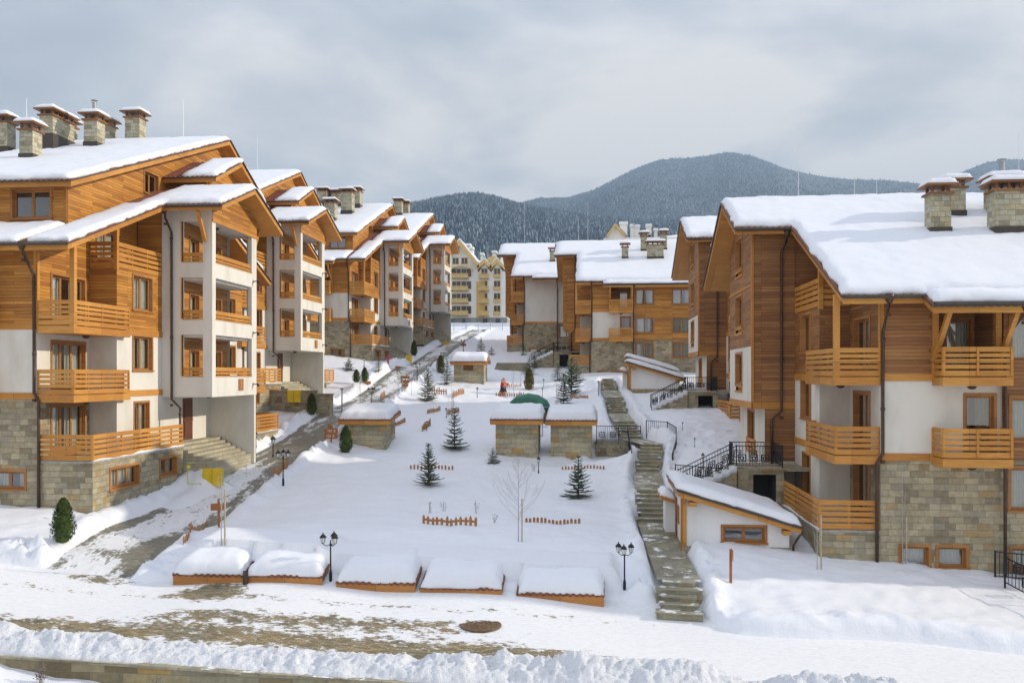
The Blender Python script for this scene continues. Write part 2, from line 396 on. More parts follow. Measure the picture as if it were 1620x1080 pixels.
def boards(mb, pts, z, h=1.0, t=.035, rows=((0, .19), (.25, .39), (.45, .59), (.65, .77), (.83, 1.0)), post=1.2, zf=None):
    """horizontal plank railing along a polyline of (x, y)"""
    for (x0, y0), (x1, y1) in zip(pts, pts[1:]):
        L = math.hypot(x1 - x0, y1 - y0); n = max(1, round(L / post))
        for a, b in rows:
            mb.beam((x0, y0, z + (a + b) / 2 * h), (x1, y1, z + (a + b) / 2 * h), t, (b - a) * h, 0)
        nx, ny = (y1 - y0) / L, -(x1 - x0) / L
        for k in range(n + 1):
            q = k / n; px, py = x0 + (x1 - x0) * q - nx * t * .9, y0 + (y1 - y0) * q - ny * t * .9
            mb.beam((px, py, z + .01), (px, py, z + h * .985), .07, .05, 0)
# ------------------------------------------------------------------ windows (cached meshes, each window an object of its own)
WC = {}
def window_meshes(w, h, sash, style, curt):
    k = (round(w, 3), round(h, 3), sash, style, curt)
    if k in WC: return WC[k]
    a = MB(); x0, x1, z0, z1 = -w / 2, w / 2, -h / 2, h / 2; t = .10; dp = .20
    a.box(x0 - t, x1 + t, -.035, .03, z1, z1 + t); a.box(x0 - t, x0, -.034, .03, z0, z1); a.box(x1, x1 + t, -.034, .03, z0, z1)
    a.box(x0 - t - .03, x1 + t + .03, -.075, .03, z0 - .07, z0)
    a.box(x0, x0 + .02, .03, dp, z0, z1); a.box(x1 - .02, x1, .03, dp, z0, z1); a.box(x0 + .02, x1 - .02, .03, dp, z1 - .02, z1); a.box(x0 + .02, x1 - .02, .03, dp, z0, z0 + .02)
    f = .065; y0, y1 = dp - .07, dp - .01
    xs = [x0 + .02 + (x1 - x0 - .04) * i / sash for i in range(sash + 1)]
    for i in range(sash):
        p, q = xs[i], xs[i + 1]
        a.box(p, p + f, y0, y1, z0 + .02, z1 - .02); a.box(q - f, q, y0, y1, z0 + .02, z1 - .02)
        a.box(p + f, q - f, y0, y1, z0 + .02, z0 + .02 + f * 1.2); a.box(p + f, q - f, y0, y1, z1 - .02 - f, z1 - .02)
        if style == 'door': a.box(p + f, q - f, y0 + .005, y1 - .005, z0 + .09, z0 + .42)
    # shallow box behind, coloured dark to stand in for an unlit room
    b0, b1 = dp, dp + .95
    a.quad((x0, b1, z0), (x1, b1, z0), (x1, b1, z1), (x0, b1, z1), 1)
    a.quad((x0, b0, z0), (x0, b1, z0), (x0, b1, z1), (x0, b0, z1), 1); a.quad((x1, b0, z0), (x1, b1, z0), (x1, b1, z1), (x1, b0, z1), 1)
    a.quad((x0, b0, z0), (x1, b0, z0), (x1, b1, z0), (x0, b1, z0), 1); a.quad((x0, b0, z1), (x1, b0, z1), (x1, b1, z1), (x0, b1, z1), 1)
    p = MB(); p.quad((x0 + .03, dp - .04, z0 + .03), (x1 - .03, dp - .04, z0 + .03), (x1 - .03, dp - .04, z1 - .03), (x0 + .03, dp - .04, z1 - .03))
    c = MB()
    spans = {0: (), 1: ((0, .43), (.56, 1)), 2: ((0, 1),), 3: ((0, .46), (.72, 1)), 4: ((.0, .18), (.44, .96))}[curt]
    for s0, s1 in spans:
        n = max(6, int((s1 - s0) * w / .035)); pts = []
        for i in range(n + 1):
            u = x0 + .04 + (w - .08) * (s0 + (s1 - s0) * i / n)
            pts.append((u, dp + .12 + .028 * math.sin(i * 1.9 + s0 * 9) + .012 * math.sin(i * .73)))
        for (ua, ya), (ub, yb) in zip(pts, pts[1:]): c.quad((ua, ya, z0 + .04), (ub, yb, z0 + .04), (ub, yb, z1 - .03), (ua, ya, z1 - .03))
    WC[k] = (a.mesh('window', ['window_wood', 'dark_room']), p.mesh('pane', ['window_glass']), c.mesh('curtain', ['curtain' if curt != 4 else 'curtain_ochre'], smooth=True) if spans else None)
    return WC[k]
def window(root, x, y, z, w, h, side, mir=1, sash=2, style='window', curt=1, name='window'):
    """centre of the opening in the root's own frame; side 'f' faces -y, 's' faces the courtyard"""
    if curt == 1: curt = (1, 3, 1, 2, 1, 3)[int(abs(x * 3.1 + y * 5.7 + z * 2.3 + root.location.x * 7 + root.location.y)) % 6]
    a, p, c = window_meshes(w, h, sash, style, curt)
    rz = 0 if side == 'f' else (PI / 2 if mir == 1 else -PI / 2)
    o = link(name, a, root, (x * mir, y, z), rz)
    link('pane', p, o)
    if c: link('curtain', c, o)
    return o
def op(c, w, z, h): return (c - w / 2, c + w / 2, z - h / 2, z + h / 2)
def dome_lamp(root, x, y, z, mir):
    b = MB(); b.lathe([(.05, 0), (.15, -.01), (.155, -.05), (.11, -.10), (.03, -.125)], (x, y, z), 10)
    b.build('dome_lamp', 'copper_pipe', root, mir, smooth=True)
def wall_lamp(root, p, mir):
    b = MB(); x, y, z = p; b.box(x - .02, x + .02, y - .02, y + .02, z - .1, z + .1); b.beam((x, y, z), (x + .3, y, z + .05), .04, .05); b.lathe([(.02, 0), (.08, -.05), (.06, -.14)], (x + .3, y, z + .03), 8)
    b.build('spout', 'iron', root, mir)
def downpipe(root, pts, mir, hopper=True):
    b = MB(); b.tube(pts, .062, 8)
    if hopper: x, y, z = pts[0]; b.lathe([(.07, -.28), (.15, -.08), (.16, .06), (.13, .06)], (x, y, z), 8)
    for k in range(1, len(pts) - 1):
        x, y, z = pts[k]; b.lathe([(.08, -.05), (.08, .05)], (x, y, z - .3), 8)
    b.build('downpipe', 'copper_pipe', root, mir, smooth=True)
def chimney(root, x, y, f, w, d, h, mir, flue=False, seed=0):
    z = f(y); h += .22; b = MB()
    b.box(x - w / 2, x + w / 2, y - d / 2, y + d / 2, z - .5, z + h)
    ch = b.build('chimney', 'stone_chimney', root, mir)
    fl = MB(); fl.box(x - w / 2 - .04, x + w / 2 + .04, y - d / 2 - .04, y + d / 2 + .04, z - .3, z + .14 + .30 * d)
    fl.build('flashing', 'roof_metal', ch, mir)
    c = MB(); e = .10
    c.box(x - w / 2 - e, x + w / 2 + e, y - d / 2 - e, y + d / 2 + e, z + h, z + h + .09)
    nx = max(2, round(w / .45)); ny = max(2, round(d / .45))
    for i in range(nx):
        for j in range(ny):
            if 0 < i < nx - 1 and 0 < j < ny - 1: continue
            px = x - w / 2 + .08 + (w - .16) * i / (nx - 1); py = y - d / 2 + .08 + (d - .16) * j / (ny - 1)
            c.box(px - .05, px + .05, py - .05, py + .05, z + h + .09, z + h + .34)
    e = .24; c.box(x - w / 2 - e, x + w / 2 + e, y - d / 2 - e, y + d / 2 + e, z + h + .34, z + h + .42)
    c.build('chimney_cap', 'timber_dark', ch, mir)
    R = [(x - w / 2 - e + .02, x + w / 2 + e - .02, y - d / 2 - e + .02, y + d / 2 + e - .02)]
    s = plan_mesh(R, lambda X, Y, D: z + h + .45 + .24 * np.sqrt(np.clip(1 - (1 - np.clip(D / .38, 0, 1)) ** 2, 0, 1)) * (.7 + .6 * fbm(X, Y, seed)), lambda X, Y: 0 * X + z + h + .42, .12, .12, (), 0, 0, 0, wob=.06)
    s.build('cap_snow', 'roof_snow', ch, mir, smooth=True)
    if flue:
        q = MB(); q.tube([(x, y, z + h + .4), (x, y, z + h + 1.15)], .12, 10); q.lathe([(.2, 0), (.2, .02)], (x, y, z + h + 1.25), 10)
        for t in range(4): q.tube([(x + .17 * math.cos(t * PI / 2), y + .17 * math.sin(t * PI / 2), z + h + 1.1), (x + .17 * math.cos(t * PI / 2), y + .17 * math.sin(t * PI / 2), z + h + 1.26)], .012, 4)
        q.build('flue_pipe', 'galvanised', ch, mir)
def bracket(root, p, q, mir, w=.16):
    b = MB(); b.beam(p, q, w, w); b.beam((q[0], q[1] - .06, q[2] - .05), (q[0], q[1] + .25, q[2] - .05), w * 1.2, .12)
    b.build('roof_bracket', 'timber_board', root, mir)
def balcony(root, pts, x0, x1, y0, y1, z, mir, lamp=True, name='balcony', seedsnow=False):
    b = MB(); b.box(x0, x1, y0, y1, z - .30, z)
    o = b.build(name, 'timber_board', root, mir)
    r = MB(); boards(r, pts, z + .04, 1.02); r.build('railing', 'timber_board', o, mir)
    if lamp: dome_lamp(root, (x0 + x1) / 2, (y0 + y1) / 2, z - .31, mir)
    return o
def rod(root, x, y, z0, h, mir=1):
    b = MB(); b.tube([(x, y, z0), (x, y, z0 + h * .5), (x, y, z0 + h)], .022, 5, r1=.010); b.build('lightning_rod', 'white_metal', root, mir)
S = 2.85
# ------------------------------------------------------------------ one section of the stepped apartment rows
def section(label, X0, Y0, Z0, mir, kind, W=10, gz=-5.2, far=False, wood='timber_cladding', seed=0, plain=False, group=None):
    """local frame: x outwards to the courtyard from the corner wall, y back into the slope, z=0 the first-floor line"""
    root = thing('apartment_house', label, 'apartment house', (X0, Y0, Z0), group=group)
    left = kind == 'L'
    s_ = .38 if left else .465; ze = 6.1 if left else 5.7; yr = 11.2; ye = -.9; YE = 21.3
    zr = ze + s_ * (yr - ye)
    f = lambda y: np.where(np.asarray(y) < yr, ze + s_ * (np.asarray(y) - ye), zr - s_ * (np.asarray(y) - yr)) + 0.0
    fs = lambda y: float(f(y)) - .26
    bx = 3.9 if left else 3.1; b0, b1 = (8.0, 13.8) if left else (8.2, 14.9); xb = 1.3 if left else 1.2; bz = -.27 if left else 1.4; ov = 1.9 if left else 1.55
    # ---- roof over wing and bay
    R = [(-W, ov, ye, YE), (-W, -1.2, ye - .85, ye), (ov, bx + .95, b0 - 1.0, b1 + (1.6 if left else 3.5))]
    roof(root, R, f, (yr,), mir, .25 if left else .30, seed=seed, sstp=.45 if far else .2, snow_rects=None if not left else
         [(-W, -.2, ye - .02, 2.35), (.2, ov + .03, ye - .02, 6.4), (.85, ov + .03, 6.3, 19.9), (-W, -1.2, ye - .87, ye), (.75, bx + .97, b0 - 1.02, b1 + 1.63)])
    # ---- stone, plaster and timber walls
    st, pl, wd = MB(), MB(), MB()
    fw = []          # front wall openings
    bw = [(-1.2, .95, -3.62, .72), (-2.5, .95, -3.62, .72), (-5.3, 1.5, -3.62, .72)] if not left else [(-1.25, 1.4, -3.5, .72), (-3.6, 1.4, -3.5, .72)]
    ops_st = [op(x, w, z, h) for x, w, z, h in bw]
    xg = -4.2
    if not left:
        gw = [(-5.35, 1.7, -1.15, 1.5), (-9.0, 1.7, -1.15, 1.5)]
        ops_st += [op(*g) for g in gw if g[0] > -W]
    st.panel('y', 0, -W, 0, gz, 0, ops_st)
    for x, w, z, h in bw: window(root, x, 0, z, w, h, 'f', mir, 1 if not left else 2, curt=2 if not left else 3)
    if not left:
        for g in gw:
            if g[0] > -W: window(root, g[0], 0, g[2], g[1], g[3], 'f', mir, 2, curt=2)
    rec = (-3.9, -1.95)
    dr0 = op(-3.45, .95, 1.1, 2.16)
    if plain:
        pl.panel('y', 0, -W, 0, 0, 5.75); wd.panel('y', 0, -W, 0, 5.75, ze, ztop=lambda u: fs(0))
    else:
        if left:
            pl.panel('y', 0, -W, 0, 0, S, [dr0, op(-6.4, 1.4, 1.75, 1.5)]); window(root, -6.4, 0, 1.75, 1.4, 1.5, 'f', mir)
            wd.panel('y', 0, -W, 0, S, fs(0), [(*rec, S + .02, 5.55), op(-6.4, 1.4, S + 1.75, 1.5)]); window(root, -6.4, 0, S + 1.75, 1.4, 1.5, 'f', mir)
        else:
            pl.panel('y', 0, xg, 0, 0, S, [dr0])
            wd.panel('y', 0, xg, 0, S, fs(0), [(*rec, S + .02, 5.45)])
            rows = [(-5.35, 1.75), (-9.0, 1.75)]
            o2 = [op(x, 1.75, z, 1.5) for x, _ in rows if x > -W for z in (1.35, S + 1.35)]
            wd.panel('y', -.14, -W, xg, -.1, fs(-.14), o2); wd.panel('x', xg, -.14, 0, -.1, fs(0)); wd.quad((-W, -.14, -.1), (xg, -.14, -.1), (xg, 0, -.1), (-W, 0, -.1))
            for k, q in enumerate(o2): window(root, (q[0] + q[1]) / 2, -.14, (q[2] + q[3]) / 2, 1.75, 1.5, 'f', mir, 2, curt=(1, 1, 2, 3)[k % 4])
        window(root, -3.45, 0, 1.1, .95, 2.16, 'f', mir, 1, 'door', 4)
        # recessed upper loggia behind the second balcony
        wd.panel('x', rec[0], 0, 1.5, S, 5.9); wd.panel('x', rec[1], 0, 1.5, S, 5.9); wd.panel('y', 1.5, *rec, S, 5.9, [op(-3.3, .9, S + 1.1, 2.1)]); window(root, -3.3, 1.5, S + 1.1, .9, 2.1, 'f', mir, 1, 'door', 2)
        wd.quad((rec[0], 0, 5.55), (rec[1], 0, 5.55), (rec[1], 1.5, 5.55), (rec[0], 1.5, 5.55))
        for z in (0, S): balcony(root, [(-1.85, -.02), (-1.85, -.95), (-4.1, -.95), (-4.1, -.15)], -4.15, -1.8, -1.0, 0, z, mir)
        for x in (-1.85, -4.08): bracket(root, (x, -1.5, ze - .55), (x, -.12, ze - 2.2), mir)
        b = MB(); b.box(-2.0, -1.8, -.1, .1, S, 5.9); b.box(-4.15, -3.95, -.12, .1, S, 5.9); b.pieces('loggia_post', 'timber_board', root, mir)
    # corner wall x=0
    dc = 2.2; dw = 2.4
    d_ = [op(dc, dw if left else 2.0, z + 1.12, 2.2) for z in (-2.7, 0, S)]
    st.panel('x', 0, 0, 3.8, gz, 0, d_[:1]); pl.panel('x', 0, 0, 3.8, 0, S, d_[1:2])
    wd.panel('x', 0, 0, 3.8, S, 5.9, d_[2:]); wd.panel('x', 0, 0, 3.8, 5.9, 9, ztop=lambda u: fs(u))
    for q in d_: window(root, 0, dc, (q[2] + q[3]) / 2, q[1] - q[0], 2.2, 's', mir, 3 if left else 2, 'door', 1)
    # step wall y=3.8
    pl.panel('y', 3.8, 0, xb, -2.85, S); wd.panel('y', 3.8, 0, xb, S, 5.7)
    # second wall x=xb, y 3.8..b0
    wy, ww = 6.1, 1.75 if left else 1.7
    d2 = [op(6.0, 1.3, -1.55, 2.1), op(wy, ww, 1.85, 1.6), op(wy, ww, S + 1.85, 1.6)]
    pl.panel('x', xb, 3.8, b0, -2.85, S, d2[:2]); wd.panel('x', xb, 3.8, b0, S, 5.7, d2[2:])
    window(root, xb, 6.0, -1.55, 1.3, 2.1, 's', mir, 2, 'door', 1)
    for q in d2[1:]: window(root, xb, wy, (q[2] + q[3]) / 2, ww, 1.6, 's', mir, 2, curt=1 if left else 3)
    # roof loggia above (set back to x=0)
    wd.panel('x', 0, 3.8, b0, 5.7, 9, [op(5.3, 1.8, 6.75, 1.7)], ztop=lambda u: fs(u)); window(root, 0, 5.3, 6.75, 1.8, 1.7, 's', mir, 2, 'door', 2)
    wd.box(.01, xb - .02, 3.82, b0 - .01, 5.62, 5.69)
    wd.panel('y', b0 + .06, 0, xb, 5.7, fs(b0)); wd.panel('y', b1 - .06, 0, xb, 5.7, fs(b1))
    lb = MB(); boards(lb, [(.02, 3.8), (xb, 3.8), (xb, b0 - .05)], 5.72, 1.15); lo = lb.build('roof_loggia_railing', 'timber_board', root, mir)
    p = MB(); p.panel('x', xb - .1, 3.8, 3.98, 5.7, 8.0, ztop=lambda u: fs(u)); p.box(xb - .14, xb + .04, 3.74, 3.92, 5.6, fs(3.8)); p.box(1.42, 1.62, -.02, .18, S, fs(0)); p.pieces('corner_post', 'timber_board', root, mir)
    # back half (mirror of the front half)
    e0, e1 = 2 * yr - 0, 2 * yr - 3.8
    q2 = [op(16.2, 1.6, 1.75, 1.5), op(16.2, 1.6, S + 1.75, 1.5)]
    pl.panel('x', xb, b1, 18.0, -2.85, S, q2[:1]); wd.panel('x', xb, b1, 18.0, S, 5.7, q2[1:]); wd.panel('x', 0, b1, 21.3, 5.7, 9, ztop=lambda u: fs(u)); wd.box(.01, xb - .02, b1 + .01, 17.98, 5.62, 5.69)
    for q in q2: window(root, xb, 16.2, (q[2] + q[3]) / 2, 1.6, 1.5, 's', mir, 2, curt=1)
    d3 = [op(19.5, 1.8, z + 1.12, 2.2) for z in (0, S)]
    pl.panel('y', 18.0, 0, xb, -2.85, S); wd.panel('y', 18.0, 0, xb, S, 5.7); pl.panel('x', 0, 18, YE, -2.85, S, d3[:1]); wd.panel('x', 0, 18, YE, S, 5.7, d3[1:])
    for q in d3: window(root, 0, 19.5, (q[2] + q[3]) / 2, 1.8, 2.2, 's', mir, 2, 'door', 1)
    lb = MB(); boards(lb, [(xb, b1 + .05), (xb, 18.0), (.02, 18.0)], 5.72, 1.15); lb.build('roof_loggia_railing', 'timber_board', root, mir)
    st.panel('x', 0, 3.8, YE, gz, -2.7); st.panel('y', YE, -W, 0, gz, fs(YE)); st.panel('x', -W, 0, YE, gz, 9, ztop=lambda u: fs(u), cuts=(yr,))
    # floor bands
    bd = MB()
    bd.box(-W if left else xg, .03, -.035, 0, -.16, .10); plain or bd.box(-W if left else xg, .03, -.036, 0, S - .14, S + .12)
    bd.box(0, .035, .0, 3.8, S - .14, S + .12); bd.box(xb, xb + .04, 3.76, b0, -.16, .12); bd.box(xb, xb + .04, 3.76, b0, S - .16, S + .12); bd.box(0, xb + .04, 3.755, 3.8, S - .16, S + .12)
    bd.box(-.12, .05, -.05, .12, S, fs(0)); bd.pieces('floor_band', 'timber_board', root, mir)
    # balconies at the corner, both ends
    for z in (0, S): balcony(root, [(.05, .0), (1.58, .0), (1.58, 4.35), (xb + .02, 4.35)], 0, 1.62, -.04, 4.4, z, mir)
    for z in (0, S): balcony(root, [(xb + .02, 17.4), (1.58, 17.4), (1.58, 21.2), (.05, 21.2)], 0, 1.62, 17.35, 21.25, z, mir)
    # terrace
    tx = 2.4 if left else 2.15
    if left: tw = [op(2.5, 2.3, -3.6, .85), op(6.45, 1.6, -3.55, .8)]
    else: tw = [op(5.6, 1.2, -3.75, .75)]
    st.panel('y', 0, 0, tx, gz, -2.7); st.panel('x', tx, 0, b0, gz, -2.7, tw); st.panel('y', b0, xb, tx, gz, -2.7)
    for q in tw: window(root, tx, (q[0] + q[1]) / 2, (q[2] + q[3]) / 2, q[1] - q[0], q[3] - q[2], 's', mir, 3 if q[1] - q[0] > 2 else 2, curt=1)
    for (ya, yb_) in ((0, b0), (b1 + .2, YE)):
        t = MB(); t.box(.01, tx + .05, ya - .05, yb_ - .01, -2.78, -2.69); to = t.build('terrace', 'concrete', root, mir)
        r = MB(); boards(r, [(.06, ya), (tx, ya), (tx, yb_ - .04)] if ya == 0 else [(tx, ya), (tx, yb_), (.1, yb_)], -2.66, 1.05); r.build('railing', 'timber_board', to, mir)
        sn = plan_mesh([(tx - .05, tx + .06, ya, yb_)], lambda x, y, d: -2.68 + .10 * np.clip(fbm(x, y * 1.3, 3) - .42, 0, 1) * 3, lambda x, y: 0 * x - 2.70, .06, .3); sn.build('sill_snow', 'roof_snow', to, mir, smooth=True)
    st.panel('x', tx, b1 + .2, YE, gz, -2.7); st.panel('y', YE - .02, 0, tx, gz, -2.7); st.panel('y', b1 + .2, xb, tx, gz, -2.7)
    # ---- the bay
    if left:
        Z3 = [(.80, 2.83), (.80 + S, 2.83 + S), (.80 + 2 * S, 2.83 + 2 * S - .05)]
        zt = Z3[2][1] + .06
        of = [(2.35, 3.42, a, b) for a, b in Z3]; os_ = [(b0 + .42, b1 - .7, a, b) for a, b in Z3]
        pl.panel('y', b0, xb, bx, bz, 9, of, ztop=lambda u: fs(b0)); pl.panel('x', bx, b0, b1, bz, zt, os_); pl.panel('y', b1, xb, bx, bz, zt, of); pl.panel('y', b1 - .22, 2.3, bx - .22, bz, zt, of)
        pl.panel('y', b0 + .22, xb, bx - .22, bz, zt, of); pl.panel('x', bx - .22, b0 + .22, b1 - .22, bz, zt, os_)
        for a, b, c, d in of:        # jambs
            pl.quad((a, b1, c), (b, b1, c), (b, b1 - .22, c), (a, b1 - .22, c)); pl.quad((a, b1, d), (b, b1, d), (b, b1 - .22, d), (a, b1 - .22, d)); pl.quad((b, b1, c), (b, b1 - .22, c), (b, b1 - .22, d), (b, b1, d))
            pl.quad((a, b0, c), (b, b0, c), (b, b0 + .22, c), (a, b0 + .22, c)); pl.quad((a, b0, d), (b, b0, d), (b, b0 + .22, d), (a, b0 + .22, d))
            pl.quad((a, b0, c), (a, b0 + .22, c), (a, b0 + .22, d), (a, b0, d)); pl.quad((b, b0, c), (b, b0 + .22, c), (b, b0 + .22, d), (b, b0, d))
        for a, b, c, d in os_:
            pl.quad((bx, a, c), (bx, b, c), (bx - .22, b, c), (bx - .22, a, c)); pl.quad((bx, a, d), (bx, b, d), (bx - .22, b, d), (bx - .22, a, d))
            pl.quad((bx, a, c), (bx - .22, a, c), (bx - .22, a, d), (bx, a, d)); pl.quad((bx, b, c), (bx - .22, b, c), (bx - .22, b, d), (bx, b, d))
        pl.box(xb, bx - .01, b0 + .01, b1 - .01, bz - .0, bz + .04)
        lo_ = []
        for k, (a, b) in enumerate(Z3):
            fz = a - .82
            pl.box(xb, bx - .23, b0 + .23, b1 - .2, fz - .12, fz)
            if k == 2: pl.quad((xb, b0 + .1, b + .05), (bx - .1, b0 + .1, b + .05), (bx - .1, b1 - .1, b + .05), (xb, b1 - .1, b + .05))
            w_ = [op(9.5, 1.0, fz + 1.05, 2.1), op(12.0, 1.5, fz + 1.05, 2.1)]
            lw = bx - 1.62; wd.panel('x', lw, b0 + .2, b1 - .2, fz, b + .2, w_)
            window(root, lw, 9.5, fz + 1.05, 1.0, 2.1, 's', mir, 1, 'door', 2); window(root, lw, 12.0, fz + 1.05, 1.5, 2.1, 's', mir, 2, 'door', 1)
            dome_lamp(root, bx - .8, b0 + 2.3, b + .03 if k == 2 else b + .0, mir)
            r = MB()
            for (p0, p1) in (((2.35, b0 + .08), (3.42, b0 + .08)), ((bx - .1, b0 + .42), (bx - .1, b1 - .7)), ((2.35, b1 - .08), (3.42, b1 - .08))):
                boards(r, [p0, p1], a + .06, .36, .04, ((0, .30), (.45, 1.0)), .9)
            r.box(2.33, 3.44, b0 - .03, b0 + .2, a - .06, a + .0); r.box(bx - .2, bx + .03, b0 + .40, b1 - .68, a - .06, a + .0); r.box(2.29, 2.35, b0 - .02, b0 + .1, a, b)
            r.build('loggia_railing', 'timber_board', root, mir)
            wall_lamp(root, (bx + .01, b1 - .55, a - 1.05 + .55), mir)
        # timber gable over the loggias
        wd.panel('x', bx + .02, b0, b1, zt, 12, ztop=lambda u: fs(u), cuts=(yr,)); wd.panel('y', b1, xb, bx, zt, 9, ztop=lambda u: fs(b1))
        bd = MB(); bd.box(bx, bx + .05, b0 - .02, b1 + .02, zt - .1, zt + .06)
        bd.build('gable_sill', 'timber_board', root, mir)
        bracket(root, (bx - .35, b0 - .85, fs(b0 - .85) - .05), (bx - .35, b0 - .08, fs(b0) - 1.65), mir); bracket(root, (bx - .2, b1 + .85, fs(b1 + .85) - .05), (bx - .2, b1 + .1, fs(b1) - 1.6), mir)
        # entrance under the bay
        pl.panel('y', b1 - .35, xb, bx - .02, -4.6, bz); pl.panel('y', b1 - .12, xb, bx - .02, -4.6, bz); pl.box(bx - .02, bx + .0, b1 - .35, b1 - .12, -4.6, bz); pl.panel('x', xb, b0, b1, -4.6, bz, [op(10.8, 1.15, -1.5, 2.2)])
        dm = MB(); dm.box(xb - .1, xb + .02, 10.25, 11.35, -2.6, -.4); dm.box(xb + .02, xb + .05, 10.4, 11.2, -2.4, -1.6); dm.box(xb + .02, xb + .05, 10.4, 11.2, -1.45, -.6)
        do = dm.build('entrance_door', 'door_wood', root, mir); h = MB(); h.tube([(xb + .09, 11.2, -1.6), (xb + .09, 11.2, -1.3)], .02, 6); h.build('door_handle', 'galvanised', do, mir)
        stp = MB()
        for k in range(7): stp.box(xb + .01, xb + .75 + .28 * k, b0 + .1, b1 - .36, -2.62 - .155 * (k + 1) - (k == 6) * 1.2, -2.62 - .155 * k)
        stp.build('entrance_steps', 'step_pale', root, mir)
        dome_lamp(root, 2.6, 10.5, bz, mir)
        downpipe(root, [(xb + .55, b0 - .85, fs(b0 - .9) + .1), (xb + .55, b0 - .75, fs(b0 - .9) - .35), (xb + .55, b0 - .12, fs(b0) - 1.3), (xb + .55, b0 - .1, 3), (xb + .55, b0 - .1, bz - .1), (xb + 1.0, b0 - .1, bz - .55), (xb + 1.0, b0 - .1, -4.6)], mir)
        downpipe(root, [(bx - .1, b1 + .14, bz - .05), (bx - .14, b1 + .14, bz - .4), (bx - .14, b1 + .14, -4.9)], mir, False)
        sg = MB(); sg.box(bx + .01, bx + .05, b1 - 2.55, b1 - 1.95, -.0, .62); so = sg.build('number_plaque', 'picket_wood', root, mir)
        sg = MB(); sg.box(bx + .05, bx + .065, b1 - 2.44, b1 - 2.06, .12, .5); sg.build('plaque_face', 'shed_board', so, mir)
    else:
        zo = [(2.35, 3.95), (2.35 + S, 3.95 + S), (2.35 + 2 * S, 3.95 + 2 * S)]
        os_ = [(11.0, 12.9, a - .25, b) for a, b in zo]
        pl.panel('x', bx, b0, b1, bz, 4.24, os_[:1]); wd.panel('x', bx, b0, b1, 4.24, 9.9, os_[1:], ztop=lambda u: max(fs(u), 9.66), cuts=(yr,))
        wd.panel('y', b0, xb, bx, bz, fs(b0)); wd.panel('y', b1, xb, bx, bz, fs(b1)); wd.box(xb, bx, b0, b1, bz, bz + .05)
        for q in os_:
            window(root, bx, 11.95, (q[2] + q[3]) / 2 + .2, 1.9, q[3] - q[2] - .4, 's', mir, 2, 'window', 4)
            b = MB(); b.box(bx - .1, bx + .05, 10.9, 13.0, q[2] - .05, q[2] + .05); b.box(bx - .02, bx + .04, 10.95, 12.95, q[2] + .22, q[2] + .36); b.box(bx - .15, bx - .1, 11.0, 12.9, q[2], q[2] + .4, 0)
            b.build('window_railing', 'timber_board', root, mir)
        bd = MB(); bd.box(bx, bx + .04, b0 - .03, b1, bz - .02, bz + .28); bd.box(bx, bx + .035, b0 - .02, b1, 7.0, 7.1); bd.box(xb, bx + .04, b0 - .03, b0, bz - .02, bz + .28); bd.box(bx - .06, bx + .05, b0 - .04, b0 + .1, bz + .28, fs(b0)); bd.pieces('bay_band', 'timber_board', root, mir)
        # storey under the bay
        wd.panel('y', b0 + .02, xb, bx - .55, -1.0, bz); lx = bx - .55
        pl.panel('x', lx, b0, b1, -4, bz, [op(11.7, 1.7, .15, 2.0)]); window(root, lx, 11.7, .15, 1.7, 2.0, 's', mir, 2, 'door', 3)
        pl.panel('y', b0 + .04, xb, lx, -4, -1.0)
        b = MB(); boards(b, [(lx + .03, 10.4), (lx + .03, 13.0)], -.9, .7, .04, ((0, .3), (.4, .65), (.75, 1.0)), 1.0); b.build('window_railing', 'timber_board', root, mir)
        downpipe(root, [(xb + .55, b0 - .95, fs(b0 - 1) + .1), (xb + .55, b0 - .8, fs(b0 - 1) - .3), (xb + .62, b0 - .1, fs(b0) - 1.2), (xb + .62, b0 - .1, 4), (xb + .62, b0 - .1, 1.3), (xb + 1.05, b0 - .1, .9), (xb + 1.05, b0 - .1, -1.2)], mir)
        for y_ in (3.2, 6.4): 
            b = MB(); b.beam((bx + .02, y_ + 5.6, fs(y_ + 5.6) - .1), (bx + .85, y_ + 5.6, fs(y_ + 5.6) - .1), .14, .2); b.build('purlin', 'timber_board', root, mir)
    downpipe(root, [(-.02, -.95, ze + .02), (-.02, -.85, ze - .35), (-.06, -.12, ze - 1.2), (-.06, -.1, 2), (-.06, -.1, .1), (.14, -.1, -.25), (.14, -.1, gz + .3)], mir)
    downpipe(root, [(-4.22, -1.75, ze - .38), (-4.22, -1.6, ze - .7), (-4.22, -.22, ze - 1.5), (-4.22, -.22, 0), (-4.22, -.22, gz + .3)], mir)
    # eaves gutter
    g = MB(); g.tube([(-1.2, ye - .1, ze - .02), (ov, ye - .1, ze - .02)], .07, 6); g.tube([(-W, ye - .95, ze - .34), (-1.2, ye - .95, ze - .34)], .07, 6); g.tube([(ov + .1, b0 - 1.1, fs(b0 - 1.05) + .22), (bx + .95, b0 - 1.1, fs(b0 - 1.05) + .22)], .07, 6); g.pieces('gutter', 'roof_metal', root, mir)
    f2 = None
    if left:        # set-back top storey with its own roof, and the dormer
        ux = -.4; y2, yr2 = 1.8, 18.5; z2 = 9.22; zz = z2 + .365 * (yr2 - y2)
        f2 = lambda y: np.where(np.asarray(y) < yr2, z2 + .365 * (np.asarray(y) - y2), zz - .5 * (np.asarray(y) - yr2)) + 0.0
        g2 = lambda y: float(f2(y)) - .26
        roof(root, [(-W, .35, y2, 24.0)], f2, (yr2,), mir, .27, seed=seed + 3, sstp=.45 if far else .2)
        wn = [op(10.2, 1.4, 10.85, 1.1), op(12.9, 1.3, 10.9, .9)]
